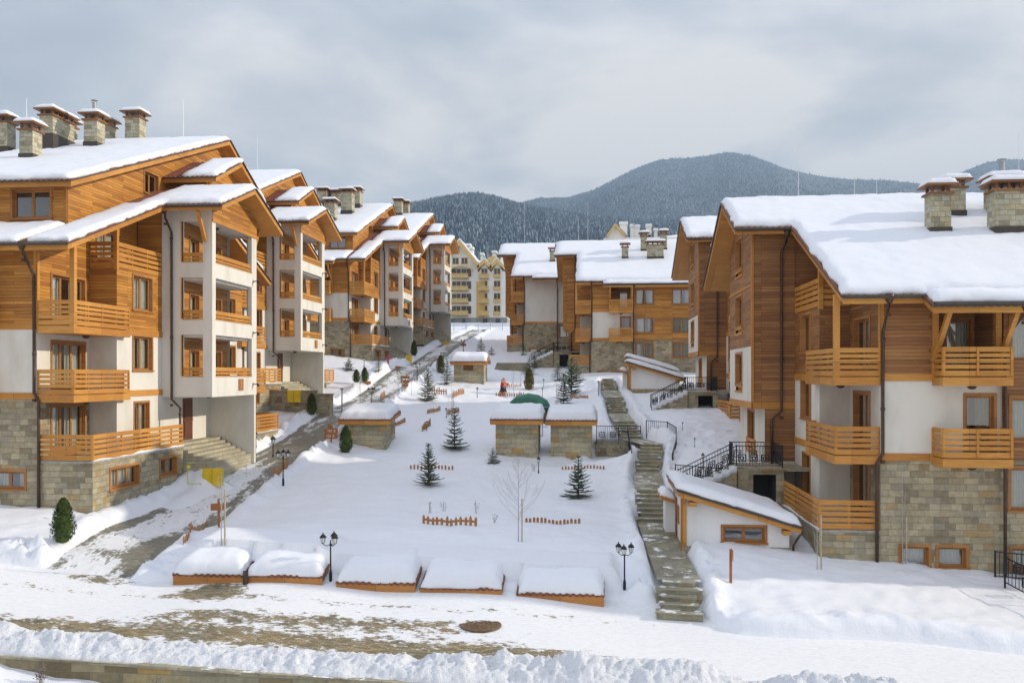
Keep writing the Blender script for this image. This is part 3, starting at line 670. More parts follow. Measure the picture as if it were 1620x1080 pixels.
        tw_ = MB(); tw_.panel('y', 2.7, -W, ux, 6.5, g2(2.7), [op(-2.05, 1.75, 8.4, 1.25)]); window(root, -2.05, 2.7, 8.4, 1.75, 1.25, 'f', mir, 2, curt=0)
        tw_.panel('x', ux, 2.7, 9.2, 6.5, 9.2, ztop=g2); tw_.panel('x', ux, 9.2, 23.2, 6.5, 11.9, wn); tw_.panel('x', ux, 9.9, 23.2, 11.9, 12.5, ztop=lambda u: max(g2(u), 11.91), cuts=(yr2,))
        for q in wn: window(root, ux, (q[0] + q[1]) / 2, (q[2] + q[3]) / 2, q[1] - q[0], q[3] - q[2], 's', mir, 2, curt=0)
        tw_.panel('y', 23.2, -W, ux, 6.5, g2(23.2)); tw_.build('top_storey_wall', 'timber_cladding', root, mir)
        bd = MB(); bd.box(ux, ux + .05, 2.62, 2.74, 7.2, g2(2.7)); bd.box(ux - .12, ux + .05, 2.66, 2.7, 7.2, g2(2.7)); bd.pieces('corner_board', 'timber_board', root, mir)
        # dormer
        yd, yrd = 11.4, 14.9; zd = 11.45
        fd = lambda y: np.where(np.asarray(y) < yrd, zd + .46 * (np.asarray(y) - yd), zd + .46 * (yrd - yd) - .46 * (np.asarray(y) - yrd)) + 0.0
        roof(root, [(-.4, 2.6, yd, 19.0)], fd, (yrd,), mir, .23, seed=seed + 5, snow_rects=[(.7, 2.63, yd - .03, 19.0)], sstp=.45 if far else .25)
        dw_ = MB(); dw_.panel('x', 1.75, 12.1, 18.3, 9.0, 12, ztop=lambda u: float(fd(u)) - .26, cuts=(yrd,)); dw_.panel('y', 12.1, -.4, 1.75, 9.0, float(fd(12.1)) - .26); dw_.panel('y', 18.3, -.4, 1.75, 8.0, float(fd(18.3)) - .26); dw_.build('dormer_wall', 'timber_cladding', root, mir)
        bracket(root, (2.2, 11.6, 11.25), (1.6, 12.05, 10.4), mir, .12)
    mats = [('stone_wall', st, 'stone_wall'), ('plaster_wall', pl, 'plaster'), ('timber_wall', wd, wood)]
    for nm, mb, mt in mats: mb.build(nm, mt, root, mir)
    return root, f, f2
# ------------------------------------------------------------------ the eight sections
P4 = 'apartment houses of the stepped wooden rows'
A1, fA1, uA1 = section('large wooden house at the left edge, nearest of its row, thuja before its stone base', -22.8, 34.4, -.86, 1, 'L', W=10, seed=1, group=P4)
A2, fA2, uA2 = section('second house of the left row, white loggia bay above a pair of yellow boxes', -25.5, 55.7, 2.04, 1, 'L', W=10, seed=2, group=P4)
B1, fB1, uB1 = section('third house up the left row, white bay above a single yellow box and thuja', -25.4, 90.2, 5.77, 1, 'L', W=12, seed=3, far=True, group=P4)
B2, fB2, uB2 = section('uppermost apartment house of the left row, next to the distant yellow and white hotel', -24.9, 115.3, 9.1, 1, 'L', W=12, seed=4, far=True, group=P4)
R1, fR1, _ = section('large wooden house at the right edge with broad snowy roof and stone chimneys', 10.3, 33.1, -2.95, -1, 'R', W=14, seed=5, wood='timber_brown', gz=-5.6, group=P4)
R3, fR3, _ = section('narrow brown gabled house directly behind the large house at the right edge', 10.4, 54.9, -.05, -1, 'R', W=14, seed=6, wood='timber_brown', group=P4)
R4, fR4, _ = section('orange timber and stone apartment house facing the courtyard behind the upper white hut', -.3, 90.0, 3.58, -1, 'R', W=24, seed=7, gz=-5.6, far=True, group=P4)
R5, fR5, _ = section('house with a big blank grey plaster front above grey stone, far up the courtyard', -8.8, 111.0, 6.5, -1, 'R', W=14, seed=8, gz=-5.6, far=True, plain=True, group=P4)
def roofhit(root, f, mir, px, py, y=9.0):
    """where the ray through a roof pixel meets the slope z=f(y) of a house"""
    X0, Y0, Z0 = root.location
    lo, hi = 5.0, 300.0
    g = lambda d: cam_xyz(px, py, d)[2] - Z0 - float(f(cam_xyz(px, py, d)[1] - Y0))
    a = Y0 - 1; best = None; d = Y0 - 12
    prev = None
    while d < Y0 + 40:
        X, Y, Z = cam_xyz(px, py, d)
        v = Z - Z0 - float(f(Y - Y0))
        if prev is not None and prev > 0 >= v: best = d; break
        prev = v; d += .05
    if best is None:
        ds = [Y0 - 12 + .1 * k for k in range(520)]; best = min((d for d in ds if cam_xyz(px, py, d)[1] < Y0 + 18.6), key=g)
    X, Y, Z = cam_xyz(px, py, best)
    return ((X - X0) * mir, Y - Y0)
def put_chimneys(root, f, mir, items):
    for k, (px, py, w, d, h, fl) in enumerate(items):
        x, y = roofhit(root, f, mir, px, py); chimney(root, x, y + d / 2, f_of(f), w, d, h, mir, fl, seed=k + int(px))
def f_of(f): return lambda y: float(f(y))
put_chimneys(A1, uA1, 1, [(41, 259, .72, .8, 1.35, False), (73, 243, .8, 2.1, 1.55, False), (103, 225, .68, .8, 1.1, False), (143, 239, .8, .85, 1.4, True), (166, 222, .62, .8, 1.1, False), (209, 226, .95, .85, 1.55, False), (0, 246, .8, .8, 1.5, False)])
put_chimneys(B1, uB1, 1, [(509, 333, 1.2, 2.2, 1.7, False), (521, 354, 1.2, 1.2, 1.9, False), (532, 331, 1.3, 1.3, 1.5, False), (548, 343, 1.3, 1.3, 2.4, False), (560, 333, 1.4, 1.4, 1.9, False)])
put_chimneys(B2, uB2, 1, [(629, 344, 1.2, 1.2, 2.0, False), (640, 337, 1.2, 1.2, 1.8, False)])
put_chimneys(R1, fR1, -1, [(1489, 380, .8, .75, 1.52, False), (1513, 353, .8, .8, 1.12, False), (1607, 380, 1.6, .8, 1.62, False), (1592, 351, 1.2, .85, 1.15, True)])
put_chimneys(R4, fR4, -1, [(989, 414, .66, .75, 1.15, False), (1037, 414, 1.7, .8, 1.35, False), (1019, 402, .68, .75, 1.55, False), (1050, 400, .7, .75, 1.6, False)])
put_chimneys(R5, fR5, -1, [(874, 418, .7, .75, 1.3, False)])
def ridge_rod(root, f, mir, px, h, y):
    X0, Y0, Z0 = root.location; u = (px - 810) / F; Y = Y0 + y
    X = Y * (u - .0929) / (1 + u * .0929); rod(root, (X - X0) * mir, y, float(f(y)), h, mir)
for px, h in ((1263, 2.9), (1352, 1.2), (1387, 1.1), (1612, 3.2)): ridge_rod(R1, fR1, -1, px, h, 11.2)
for px, h in ((830, 7.5), (850, 2)): ridge_rod(R5, fR5, -1, px, h, 11.2)
for px, h in ((930, 4.8), (915, 3)): ridge_rod(R4, fR4, -1, px, h, 11.2)
for px, h in ((290, 2.6), (42, 3)): ridge_rod(A1, uA1, 1, px, h, 18.5)
ridge_rod(A2, uA2, 1, 407, 3.2, 18.5); ridge_rod(B1, uB1, 1, 585, 3.2, 18.5); ridge_rod(B1, uB1, 1, 560, 3.2, 18.5); ridge_rod(B2, uB2, 1, 648, 3.2, 18.5)
# attic gable of the fourth house's bay
# ------------------------------------------------------------------ terrain: thin-plate spline through surveyed points
CTRL = [(*cam_xyz(a, b, c),) for a, b, c in [
    (100, 940, 28.0), (400, 965, 26.5), (810, 985, 26.3), (600, 943, 28.7), (262, 930, 29.2), (950, 953, 28.6), (1075, 978, 27.2), (1500, 1010, 26), (1400, 1045, 24.4), (900, 1050, 22.8), (300, 1010, 23.8),
    (150, 812, 36.0), (0, 815, 35.5), (290, 775, 43.0), (395, 722, 51.0), (440, 697, 57.0), (430, 640, 66), (500, 632, 72),
    (300, 850, 37.4), (440, 742, 47.9), (520, 683, 56.9), (610, 624, 75), (675, 573, 97), (712, 548, 120), (740, 533, 142),
    (400, 850, 33.0), (600, 862, 31.0), (900, 862, 31.0), (712, 826, 36), (678, 768, 45), (580, 708, 55), (820, 718, 55), (910, 724, 55), (742, 608, 84), (796, 625, 80), (880, 620, 80), (700, 660, 66), (860, 640, 72),
    (1035, 868, 33.5), (1030, 820, 39), (1040, 745, 48), (990, 690, 53), (987, 665, 58), (971, 627, 68), (961, 600, 80),
    (1150, 870, 32.0), (1300, 888, 32.6), (1400, 892, 32.2), (1560, 905, 32.2), (1660, 925, 31.5), (1120, 722, 47), (1060, 690, 52), (1110, 650, 60), (1040, 620, 72), (1060, 600, 84),
    (940, 592, 89), (850, 585, 95), (835, 560, 110), (530, 566, 90), (650, 578, 97), (560, 585, 85), (760, 524, 160), (690, 512, 190), (800, 512, 190)]]
CTRL += [(-45, 30, -5.6), (-60, 60, -3), (-60, 100, 2.5), (40, 30, -8.2), (45, 60, -3), (45, 100, 2), (-45, 22, -6), (40, 22, -8.6), (0, 240, 12.5), (-80, 240, 12.5), (80, 240, 12.5), (60, 160, 8), (-70, 160, 8.5), (0, 300, 15), (-60, 300, 15), (60, 300, 15)]
_P = np.array(CTRL)
def _phi(r2): return r2 * np.log(r2 + 1e-9)
def _fit():
    n = len(_P); x = _P[:, :2]; r2 = ((x[:, None] - x[None]) ** 2).sum(-1)
    K = _phi(r2) + np.eye(n) * 14.0; Q = np.c_[np.ones(n), x]
    Am = np.block([[K, Q], [Q.T, np.zeros((3, 3))]])
    return np.linalg.solve(Am, np.r_[_P[:, 2], 0, 0, 0])
_W = _fit()
def tps(X, Y):
    X = np.asarray(X, float); Y = np.asarray(Y, float); sh = X.shape; X = X.ravel(); Y = Y.ravel(); out = np.empty(X.size)
    for i in range(0, X.size, 20000):
        s = slice(i, i + 20000); r2 = (X[s, None] - _P[None, :, 0]) ** 2 + (Y[s, None] - _P[None, :, 1]) ** 2
        out[s] = _phi(r2) @ _W[:len(_P)] + _W[-3] + _W[-2] * X[s] + _W[-1] * Y[s]
    return out.reshape(sh)
def polydist(X, Y, pts):
    """distance to a polyline, and the interpolated third coordinate there"""
    best = np.full(np.shape(X), 1e9); zz = np.zeros(np.shape(X)); along = np.zeros(np.shape(X)); acc = 0
    for a, b in zip(pts, pts[1:]):
        dx, dy = b[0] - a[0], b[1] - a[1]; l2 = dx * dx + dy * dy
        t = np.clip(((X - a[0]) * dx + (Y - a[1]) * dy) / l2, 0, 1)
        d = np.hypot(X - a[0] - t * dx, Y - a[1] - t * dy); m = d < best
        best = np.where(m, d, best); zz = np.where(m, a[2] + t * (b[2] - a[2]) if len(a) > 2 else 0, zz); along = np.where(m, acc + t * math.sqrt(l2), along); acc += math.sqrt(l2)
    return best, zz, along
ROAD = [(-16.9, 26.6), (-17.5, 32), (-18.1, 38), (-18.35, 48), (-18.3, 57), (-18.2, 75), (-18.6, 97), (-19.7, 120), (-20.6, 142), (-21.3, 165)]
ROADW = 1.55
STAIR = [(2.6, 27.4, -7.45, 0), (2.75, 29.3, -6.7, 5), (2.6, 39.3, -6.5, 0), (2.6, 42.2, -5.4, 7), (2.85, 48.2, -5.25, 0), (3.3, 51.6, -4.0, 8), (2.3, 54.2, -3.9, 0), (1.9, 58.2, -3.05, 6), (1.7, 63.5, -2.75, 0), (1.5, 68.0, -1.75, 7), (1.3, 74.5, -1.3, 0), (1.2, 80, -.4, 6)]
STW = .60
def street_far(X): return 28.25 + (26.4 - 28.25) * sstep(2.6, 4.4, X) + .12 * np.sin(X * .9)
HUTS = []
def ground(X, Y, full=True):
    X = np.asarray(X, float); Y = np.asarray(Y, float)
    b = tps(X, Y)
    lump = fbm(X * .35, Y * .35, 3) - .5; lump2 = fbm(X * 1.6, Y * 1.6, 8) - .5; lump3 = fbm(X * 5, Y * 5, 12, 3) - .5
    dr, _, al = polydist(X, Y, ROAD)
    ds, zs, _ = polydist(X, Y, [s[:3] for s in STAIR])
    q = Y - street_far(X)
    hol = np.exp(-((X - 5.2) / 1.8) ** 2 - ((Y - 49) / 7) ** 2)
    snow = .14 + .34 * lump + .14 * lump2 + .05 * lump3 + hol * (.35 * lump2 + .25 * lump3)
    near = np.exp(-((dr - ROADW - .65) / .45) ** 2) * (X < -16.0) * (.15 + .85 * sstep(44, 52, Y)) + .6 * np.exp(-((dr - ROADW - .6) / .45) ** 2)
    snow = snow + near * (.20 + .5 * lump2 + .34 * lump3)
    nearst = np.exp(-((q - .75) / .5) ** 2)
    shed = sstep(-14.2, -13.4, X) * (1 - sstep(.6, 1.6, X))
    snow = snow + nearst * (.16 + .5 * lump2 + .34 * lump3) * (1 + 1.2 * (X < -17)) * (1 - .75 * sstep(2.5, 4, X)) * (1 - shed) - shed * .30 * (1 - sstep(1.6, 2.6, q)) + shed * .10 * np.exp(-((q - .02) / .3) ** 2)
    right = sstep(3.9, 5.0, X) * sstep(0, .9, q)
    snow = snow + right * (.08 - .28 * lump + .02 * lump2 + .22 * np.exp(-(q / 1.6) ** 2) + .14 * lump3 * np.exp(-(q / .7) ** 2))
    snow = snow + np.exp(-((ds - STW - .45) / .4) ** 2) * (.18 + .35 * lump2 + .35 * lump3)
    for tr in TRAILS:
        dt, _, _ = polydist(X + .25 * lump2, Y + .3 * lump, tr); snow = snow - np.exp(-(dt / .38) ** 2) * (.14 + .35 * lump3)
    snow = np.maximum(snow, .03 - .25 * (dr > 3) * (ds > 2.2) * (q > 3))
    m = np.maximum(1 - sstep(ROADW - .15, ROADW + .35 + .25 * lump2, dr), (1 - sstep(0, .5 + .3 * lump2, q)))
    z = b + snow * (1 - m) - .10 * m
    ms = 1 - sstep(STW + .02, STW + .42, ds)
    z = z * (1 - ms) + (zs - .32) * ms
    # forecourts swept at the entrances of the left row
    for x, y, zc, rx, ry in FORE:
        mm = (1 - sstep(rx - .3, rx + .3, np.abs(X - x))) * (1 - sstep(ry - .3, ry + .3, np.abs(Y - y))); z = z * (1 - mm) + (np.minimum(z, zc - .1)) * mm
    for x, y, hh, rx, ry in MOUND: z = z + hh * np.exp(-((X - x) / rx) ** 2 - ((Y - y) / ry) ** 2)
    z = np.where(shed > 0, np.maximum(z, np.where((q > .75) & (q < 5), -6.13 + .26 * (1 - sstep(-9.4, -8.7, X)) - .03 * (X + 6) + .05 * lump - 3 * (1 - shed) + .06 * q - 1.3 * sstep(2.2, 6.5, q), -99)), z)
    pm = sstep(-.6, .1, X) * (1 - sstep(1.9, 2.2, X)) * sstep(50.5, 52.5, Y) * (1 - sstep(55.2, 55.4, Y)); z = z * (1 - pm) + np.minimum(z, -5.12 - .05 * (55 - Y)) * pm
    # snow bank over the retaining wall, and the lower garden before it
    wt = wall_top(X)
    bk = np.clip(1 - np.abs(Y - 21.42) / .95, 0, 1); near_bank = (X > -17) & (X < 14.5)
    bank = np.sqrt(bk) * (.50 + .55 * (fbm(X * 1.5, Y * 1.5, 31, 3) - .5) + .42 * (fbm(X * 4.5, Y * 4.5, 33, 3) - .5)) * (.75 + .25 * np.cos(X * .17))
    z = np.where((Y < 22.4) & (Y > 20.55), np.maximum(z, wt + bank * sstep(20.5, 20.75, Y) - .35 * near_bank), z)
    low = -7.26 - .088 * (X + 14.7) + .12 * lump + .14 * lump2 + .22 * np.exp(-((X + 15.2) / .9) ** 2)
    z = np.where(Y < 20.62, low, z)
    return z
def wall_top(X): return -6.93 - .034 * (np.asarray(X, float) + 14.7)
FORE = []
TRAILS = [[(-15.5, 52.2), (-8, 51.6), (-3.5, 52.0), (1.2, 50.2)], [(-8.6, 79.5), (-5.5, 73), (-4.8, 66), (-3.0, 61)], [(-1.3, 53.5), (-1.35, 60)], [(-17, 84), (-9, 80)]]
COURT = [(-18.5, 45.6, 1.15, 2.6)]
MOUND = [(-19.3, 42.4, .95, .9, .8), (-19.2, 40.2, .3, .6, 1.6), (-1.2, 52.9, -.30, 3.2, 1.0), (1.2, 53.9, -1.25, 1.3, .8), (-1.0, 52.6, -.15, 3, .8), (-13.5, 53.5, -.2, 2.5, 1.0)]
def gz(x, y): return float(ground(np.array([x]), np.array([y]))[0])
def gpix(px, py, dmin=18.0):
    """the point of the ground seen at a photograph pixel (for placing things on it)"""
    ds = np.concatenate([np.arange(dmin, 60, .1), np.arange(60, 200, .25)]); r = (px - 810) / F * ds
    X = r * CT - ds * ST; Y = ds * CT + r * ST; Z = (592 - py) / F * ds
    h = ground(X, Y) - Z; k = int(np.argmax(h > 0)) if (h > 0).any() else len(ds) - 1
    return float(X[k]), float(Y[k]), float(ground(X[k:k + 1], Y[k:k + 1])[0]), float(ds[k])
def grid_mesh(name, xs, ys, zf, mats, attrs=None, smooth=True, keep=None):
    X, Y = np.meshgrid(xs, ys, indexing='ij'); Z = zf(X, Y); nx, ny = len(xs), len(ys)
    me = bpy.data.meshes.new(name); V = np.stack([X, Y, Z], -1).reshape(-1, 3)
    i = (np.arange(nx - 1)[:, None] * ny + np.arange(ny - 1)[None]); q = np.stack([i, i + ny, i + ny + 1, i + 1], -1).reshape(-1, 4)
    if keep is not None:
        k = keep(X, Y); kk = k[:-1, :-1] & k[1:, :-1] & k[1:, 1:] & k[:-1, 1:]; q = q[kk.reshape(-1)]
    me.vertices.add(len(V)); me.vertices.foreach_set('co', V.ravel()); me.loops.add(q.size); me.loops.foreach_set('vertex_index', q.ravel().astype(np.int32))
    me.polygons.add(len(q)); me.polygons.foreach_set('loop_start', np.arange(0, q.size, 4, dtype=np.int32)); me.update(calc_edges=True)
    if smooth: me.polygons.foreach_set('use_smooth', np.ones(len(q), bool))
    for m in mats: me.materials.append(MAT[m])
    for an, fn in (attrs or {}).items():
        a = me.attributes.new(an, 'FLOAT', 'POINT'); a.data.foreach_set('value', fn(X, Y).ravel().astype(np.float32))
    me.validate(); return link(name, me)
def m_pavers():
    """old pavers under a thin worn coat of packed snow; attribute 'bare' says where the snow has been worn off"""
    m, nt, b = newmat('paving'); L = nt.links
    geo = node(nt, 'ShaderNodeNewGeometry').outputs['Position']
    br = node(nt, 'ShaderNodeTexBrick', offset=.5); br.inputs['Color1'].default_value = (0, 0, 0, 1); br.inputs['Color2'].default_value = (1, 1, 1, 1)
    br.inputs['Scale'].default_value = 1; br.inputs['Brick Width'].default_value = .22; br.inputs['Row Height'].default_value = .115; br.inputs['Mortar Size'].default_value = .008
    L.new(geo, br.inputs['Vector'])
    r = ramp(nt, [(0, (.17, .14, .085)), (.5, (.26, .215, .135)), (1, (.33, .285, .19))]); L.new(br.outputs['Color'], r.inputs[0])
    n0 = node(nt, 'ShaderNodeTexNoise', Scale=.7, Detail=4.0); L.new(geo, n0.inputs['Vector'])
    nr = ramp(nt, [(.35, (.75, .78, .8)), (.65, (1.15, 1.05, .9))]); L.new(n0.outputs['Fac'], nr.inputs[0])
    c = mix(nt, 'MULTIPLY', 1, r.outputs[0], nr.outputs[0]); c = mix(nt, 'MIX', br.outputs['Fac'], c, (.10, .085, .055))
    at = node(nt, 'ShaderNodeAttribute', attribute_name='bare'); ac = node(nt, 'ShaderNodeAttribute', attribute_name='across')
    n1 = node(nt, 'ShaderNodeTexNoise', Scale=2.6, Detail=9.0, Roughness=.68); L.new(mapping(nt, geo, (.8, 1.1, 1)), n1.inputs['Vector'])
    n2 = node(nt, 'ShaderNodeTexNoise', Scale=11.0, Detail=5.0, Roughness=.7); L.new(mapping(nt, geo, (.5, 1.0, 1)), n2.inputs['Vector'])
    ms = mix(nt, 'MIX', .38, n1.outputs['Fac'], n2.outputs['Fac'])
    md = nt.nodes.new('ShaderNodeMath'); md.operation = 'ADD'; L.new(at.outputs['Fac'], md.inputs[0]); L.new(ms, md.inputs[1])
    rs = ramp(nt, [(.955, 0.0), (1.01, 1.0)]); L.new(md.outputs[0], rs.inputs[0])
    sc = ramp(nt, [(.3, (.66, .665, .68)), (.5, (.75, .755, .77)), (.7, (.80, .805, .82))]); L.new(n2.outputs['Fac'], sc.inputs[0])
    c = mix(nt, 'MIX', rs.outputs[0], sc.outputs[0], c); L.new(c, b.inputs['Base Color']); b.inputs['Roughness'].default_value = .7; b.inputs['Specular IOR Level'].default_value = .25
    h = mix(nt, 'MIX', rs.outputs[0], n2.outputs['Fac'], br.outputs['Fac']); bump(nt, b, h, .3, .03)
m_pavers()
def m_road():
    """packed snow with streaks along the way where grey wet setts show"""
    m, nt, b = newmat('packed_road'); L = nt.links; uv = uvnode(nt); geo = node(nt, 'ShaderNodeNewGeometry').outputs['Position']
    at = node(nt, 'ShaderNodeAttribute', attribute_name='bare')
    n1 = node(nt, 'ShaderNodeTexNoise', Scale=1.0, Detail=9.0, Roughness=.66); L.new(mapping(nt, uv, (2.4, .75, 1), (0, 0, .16)), n1.inputs['Vector'])
    n2 = node(nt, 'ShaderNodeTexNoise', Scale=1.0, Detail=5.0, Roughness=.7); L.new(mapping(nt, uv, (10, 3.2, 1), (0, 0, -.2)), n2.inputs['Vector'])
    ms = mix(nt, 'MIX', .42, n1.outputs['Fac'], n2.outputs['Fac']); md = nt.nodes.new('ShaderNodeMath'); md.operation = 'ADD'; L.new(at.outputs['Fac'], md.inputs[0]); L.new(ms, md.inputs[1])
    rs = ramp(nt, [(.93, 0.0), (1.03, 1.0)]); L.new(md.outputs[0], rs.inputs[0])
    br = node(nt, 'ShaderNodeTexBrick', offset=.5); br.inputs['Color1'].default_value = (.15, .145, .115, 1); br.inputs['Color2'].default_value = (.25, .235, .18, 1); br.inputs['Mortar'].default_value = (.09, .085, .07, 1)
    br.inputs['Scale'].default_value = 1; br.inputs['Brick Width'].default_value = .22; br.inputs['Row Height'].default_value = .115; br.inputs['Mortar Size'].default_value = .008; L.new(geo, br.inputs['Vector'])
    sc = ramp(nt, [(.25, (.60, .61, .62)), (.55, (.77, .78, .80))]); L.new(n1.outputs['Fac'], sc.inputs[0])
    c = mix(nt, 'MIX', rs.outputs[0], sc.outputs[0], br.outputs['Color']); L.new(c, b.inputs['Base Color']); b.inputs['Roughness'].default_value = .6; bump(nt, b, n2.outputs['Fac'], .35, .03)
m_road()
# near and middle ground
def wallcut(X, Y): return np.ones(X.shape, bool)
xs = np.concatenate([np.arange(-90, -32, 2.0), np.arange(-32, -22, .5), np.arange(-22, 13.0, .17), np.arange(13, 24, .4), np.arange(24, 90, 2.0)])
ys = np.concatenate([np.arange(14, 19.6, .4), np.arange(19.6, 33, .10), np.arange(33, 60, .2), np.arange(60, 100, .4), np.arange(100, 330, 3.0)])
def bank_z(X, Y):
    c = 21.40 + .22 * (fbm(X * .6, X * 0 + 3, 51, 3) - .5); h = .46 + .34 * (fbm(X * .8, X * 0, 52, 3) - .35)
    k = np.clip(1 - np.abs(Y - c) / (.86 + .25 * (fbm(X * 1.3, X * 0 + 9, 55) - .5)), 0, 1)
    ch = fbm(X * 3.2, Y * 3.2, 61, 4) - .5; ch2 = np.abs(fbm(X * 7, Y * 7, 63, 3) - .5); cell = np.round(vnoise(X * 2.6, Y * 2.6, 66) * 3) / 3 - .5
    z = wall_top(X) - .12 + k ** .62 * h * (.62 + .7 * vnoise(X * .45, X * 0, 71)) + np.sqrt(k) * (.36 * ch - .34 * ch2 + .10 * cell + .10)
    return np.where((Y < 20.62), wall_top(X) - .03 + .02 * ch, np.maximum(z, wall_top(X) - .02 * 0 - .14 + .30 * np.clip(.5 - np.abs(Y - 20.75), 0, .2)))
struct(grid_mesh('snow_bank', np.arange(-16.8, 14.4, .05), np.arange(20.6, 22.55, .05), bank_z, ['lumpy_snow']))
struct(grid_mesh('snowy_ground', xs, ys, ground, ['snow']))
# pavement sheets
def bare_street(X, Y):
    q = (Y - 23.6) / 1.1
    band = np.exp(-q * q) * (1 - sstep(-1, 5, X + 1.2 * (Y - 23))) * .27
    band2 = np.exp(-((Y - 25.9 - .05 * X) / .7) ** 2) * sstep(-15, -11.5, X) * (1 - sstep(-5, 0, X)) * .21
    sp = .30 * np.exp(-(((X + 12.2) / 1.2) ** 2 + ((Y - 27.6) / .9) ** 2)) + .24 * np.exp(-(((X + 16.5) / 1.5) ** 2 + ((Y - 28.2) / .5) ** 2))
    return .30 + band + band2 + sp + .12 * np.exp(-((Y - 27.0) / .35) ** 2) * (X < 2)
def street_z(X, Y): return tps(X, Y) - .03 + .02 * (fbm(X * 1.2, Y * 1.2, 5) - .5)
struct(grid_mesh('street', np.arange(-40, 30, .25), np.arange(21.3, 29.4, .2), street_z, ['paving'], {'bare': bare_street, 'across': lambda X, Y: 0 * X}))
RP = []
def road_mesh():
    pts = [Vector((a, b, 0)) for a, b in ROAD]; cs = []
    from mathutils import geometry
    n = 0
    for a, b in zip(pts, pts[1:]):
        k = max(2, int((b - a).length / .5)); cs += [a.lerp(b, i / k) for i in range(k)]
    for _ in range(6): cs = [cs[0]] + [(cs[i - 1] + cs[i] * 2 + cs[i + 1]) / 4 for i in range(1, len(cs) - 1)] + [cs[-1]]
    W_ = np.linspace(-ROADW - .35, ROADW + .35, 14); K = len(cs)
    X = np.zeros((K, 14)); Y = np.zeros((K, 14)); A = np.zeros((K, 14)); U = np.zeros((K, 14)); al = 0
    for i, c in enumerate(cs):
        d = (cs[min(i + 1, K - 1)] - cs[max(i - 1, 0)]).normalized()
        X[i] = c.x + d.y * W_; Y[i] = c.y - d.x * W_; U[i] = W_; A[i] = Y[i]
    Z = tps(X, Y) - .015 - .06 * (1 - sstep(27.7, 28.9, Y))
    b = .455 + .12 * np.exp(-((U - 1.1) / .4) ** 2) * (.3 + 1.2 * fbm(A * .5, A * 0, 6)) + .20 * np.exp(-((U + 1.25) / .2) ** 2) * sstep(.38, .52, fbm(A * .35, A * 0, 4)) + .34 * (fbm(A * .22, U * 1.4, 9, 4) - .52)
    b = b + .10 * np.exp(-((A - 52) / 5) ** 2) * (U > -.3)
    b = b + .06 * np.exp(-((A - 34) / 3) ** 2) * (U > .2) - .05 * (1 - sstep(38, 46, A)) * (1 - sstep(-.2, .6, U)) - .05 * (1 - sstep(28.5, 31, A)) + .05 * np.exp(-((A - 31) / 2.5) ** 2) * (U > .1)
    me = bpy.data.meshes.new('road'); V = np.stack([X, Y, Z], -1).reshape(-1, 3); q = []
    for i in range(K - 1):
        for j in range(13): q.append((i * 14 + j, i * 14 + j + 1, (i + 1) * 14 + j + 1, (i + 1) * 14 + j))
    me.from_pydata(V.tolist(), [], q); me.update(); me.materials.append(MAT['packed_road'])
    uvl = me.uv_layers.new(name='UVMap'); uu = np.stack([U, A], -1).reshape(-1, 2); li = np.empty(len(me.loops), np.int32); me.loops.foreach_get('vertex_index', li); uvl.data.foreach_set('uv', uu[li].ravel())
    a = me.attributes.new('bare', 'FLOAT', 'POINT'); a.data.foreach_set('value', b.ravel().astype(np.float32))
    struct(link('road', me))
road_mesh()
for x, y, rx, ry in COURT:
    struct(grid_mesh('forecourt_path', np.arange(x - rx, x + rx + .01, .15), np.arange(y - ry, y + ry + .01, .15), lambda X, Y: ground(X, Y) + .02, ['paving'], {'bare': lambda X, Y: .30 + .34 * (1 - sstep(rx * .6, rx, np.abs(X - x))) * (1 - sstep(ry * .6, ry, np.abs(Y - y)))}))
# ------------------------------------------------------------------ mountains
def prof(pts):
    px = np.array([(p - 810) / F for p, _ in pts]); v = np.array([(592 - q) / F for _, q in pts])
    return lambda u: np.interp(u, px, v)
S1 = prof([(-900, 350), (0, 345), (400, 342), (560, 338), (650, 326), (690, 318), (725, 312), (755, 310), (785, 316), (815, 326), (860, 334), (920, 345), (1000, 352), (1150, 360), (1700, 366), (2600, 370)])
S2 = prof([(-900, 345), (500, 345), (760, 330), (815, 325), (860, 317), (900, 314), (940, 301), (975, 283), (1000, 270), (1025, 259), (1045, 253), (1100, 250), (1150, 242), (1185, 246), (1240, 266), (1290, 278), (1340, 284), (1400, 285), (1460, 291), (1495, 287), (1525, 271), (1560, 257), (1600, 251), (1700, 262), (2000, 300), (2600, 330)])
D1, D2 = 1900.0, 4300.0
def hill_z(U, D):
    """height over azimuth slope u and depth d (a real hill at real distance)"""
    z1 = S1(U) * D1; z2 = S2(U) * D2
    base = 15 + (D - 300) * .02
    t1 = np.clip((D - 300) / (D1 - 300), 0, 1); a = base + (z1 - base) * t1 ** 1.25
    t2 = np.clip((D - D1) / (D2 - D1), 0, 1); dip = z1 - 60 * np.sin(np.clip(t2 * 2.2, 0, 1) * PI); b = dip + (z2 - z1) * t2 ** 1.15
    c = z2 - (D - D2) * .25
    z = np.where(D < D1, a, np.where(D < D2, b, c))
    gully = (fbm(U * 16, D * .0011, 41, 4) - .5) * 2
    return z + gully * 38 * np.clip(t1 * (1 - t1) * 4, 0, 1) * (D < D1) + gully * 60 * np.clip(t2 * (1 - t2) * 4, 0, 1)
def hill_xyz(U, D):
    r = U * D; return r * CT - D * ST, D * CT + r * ST, hill_z(U, D)
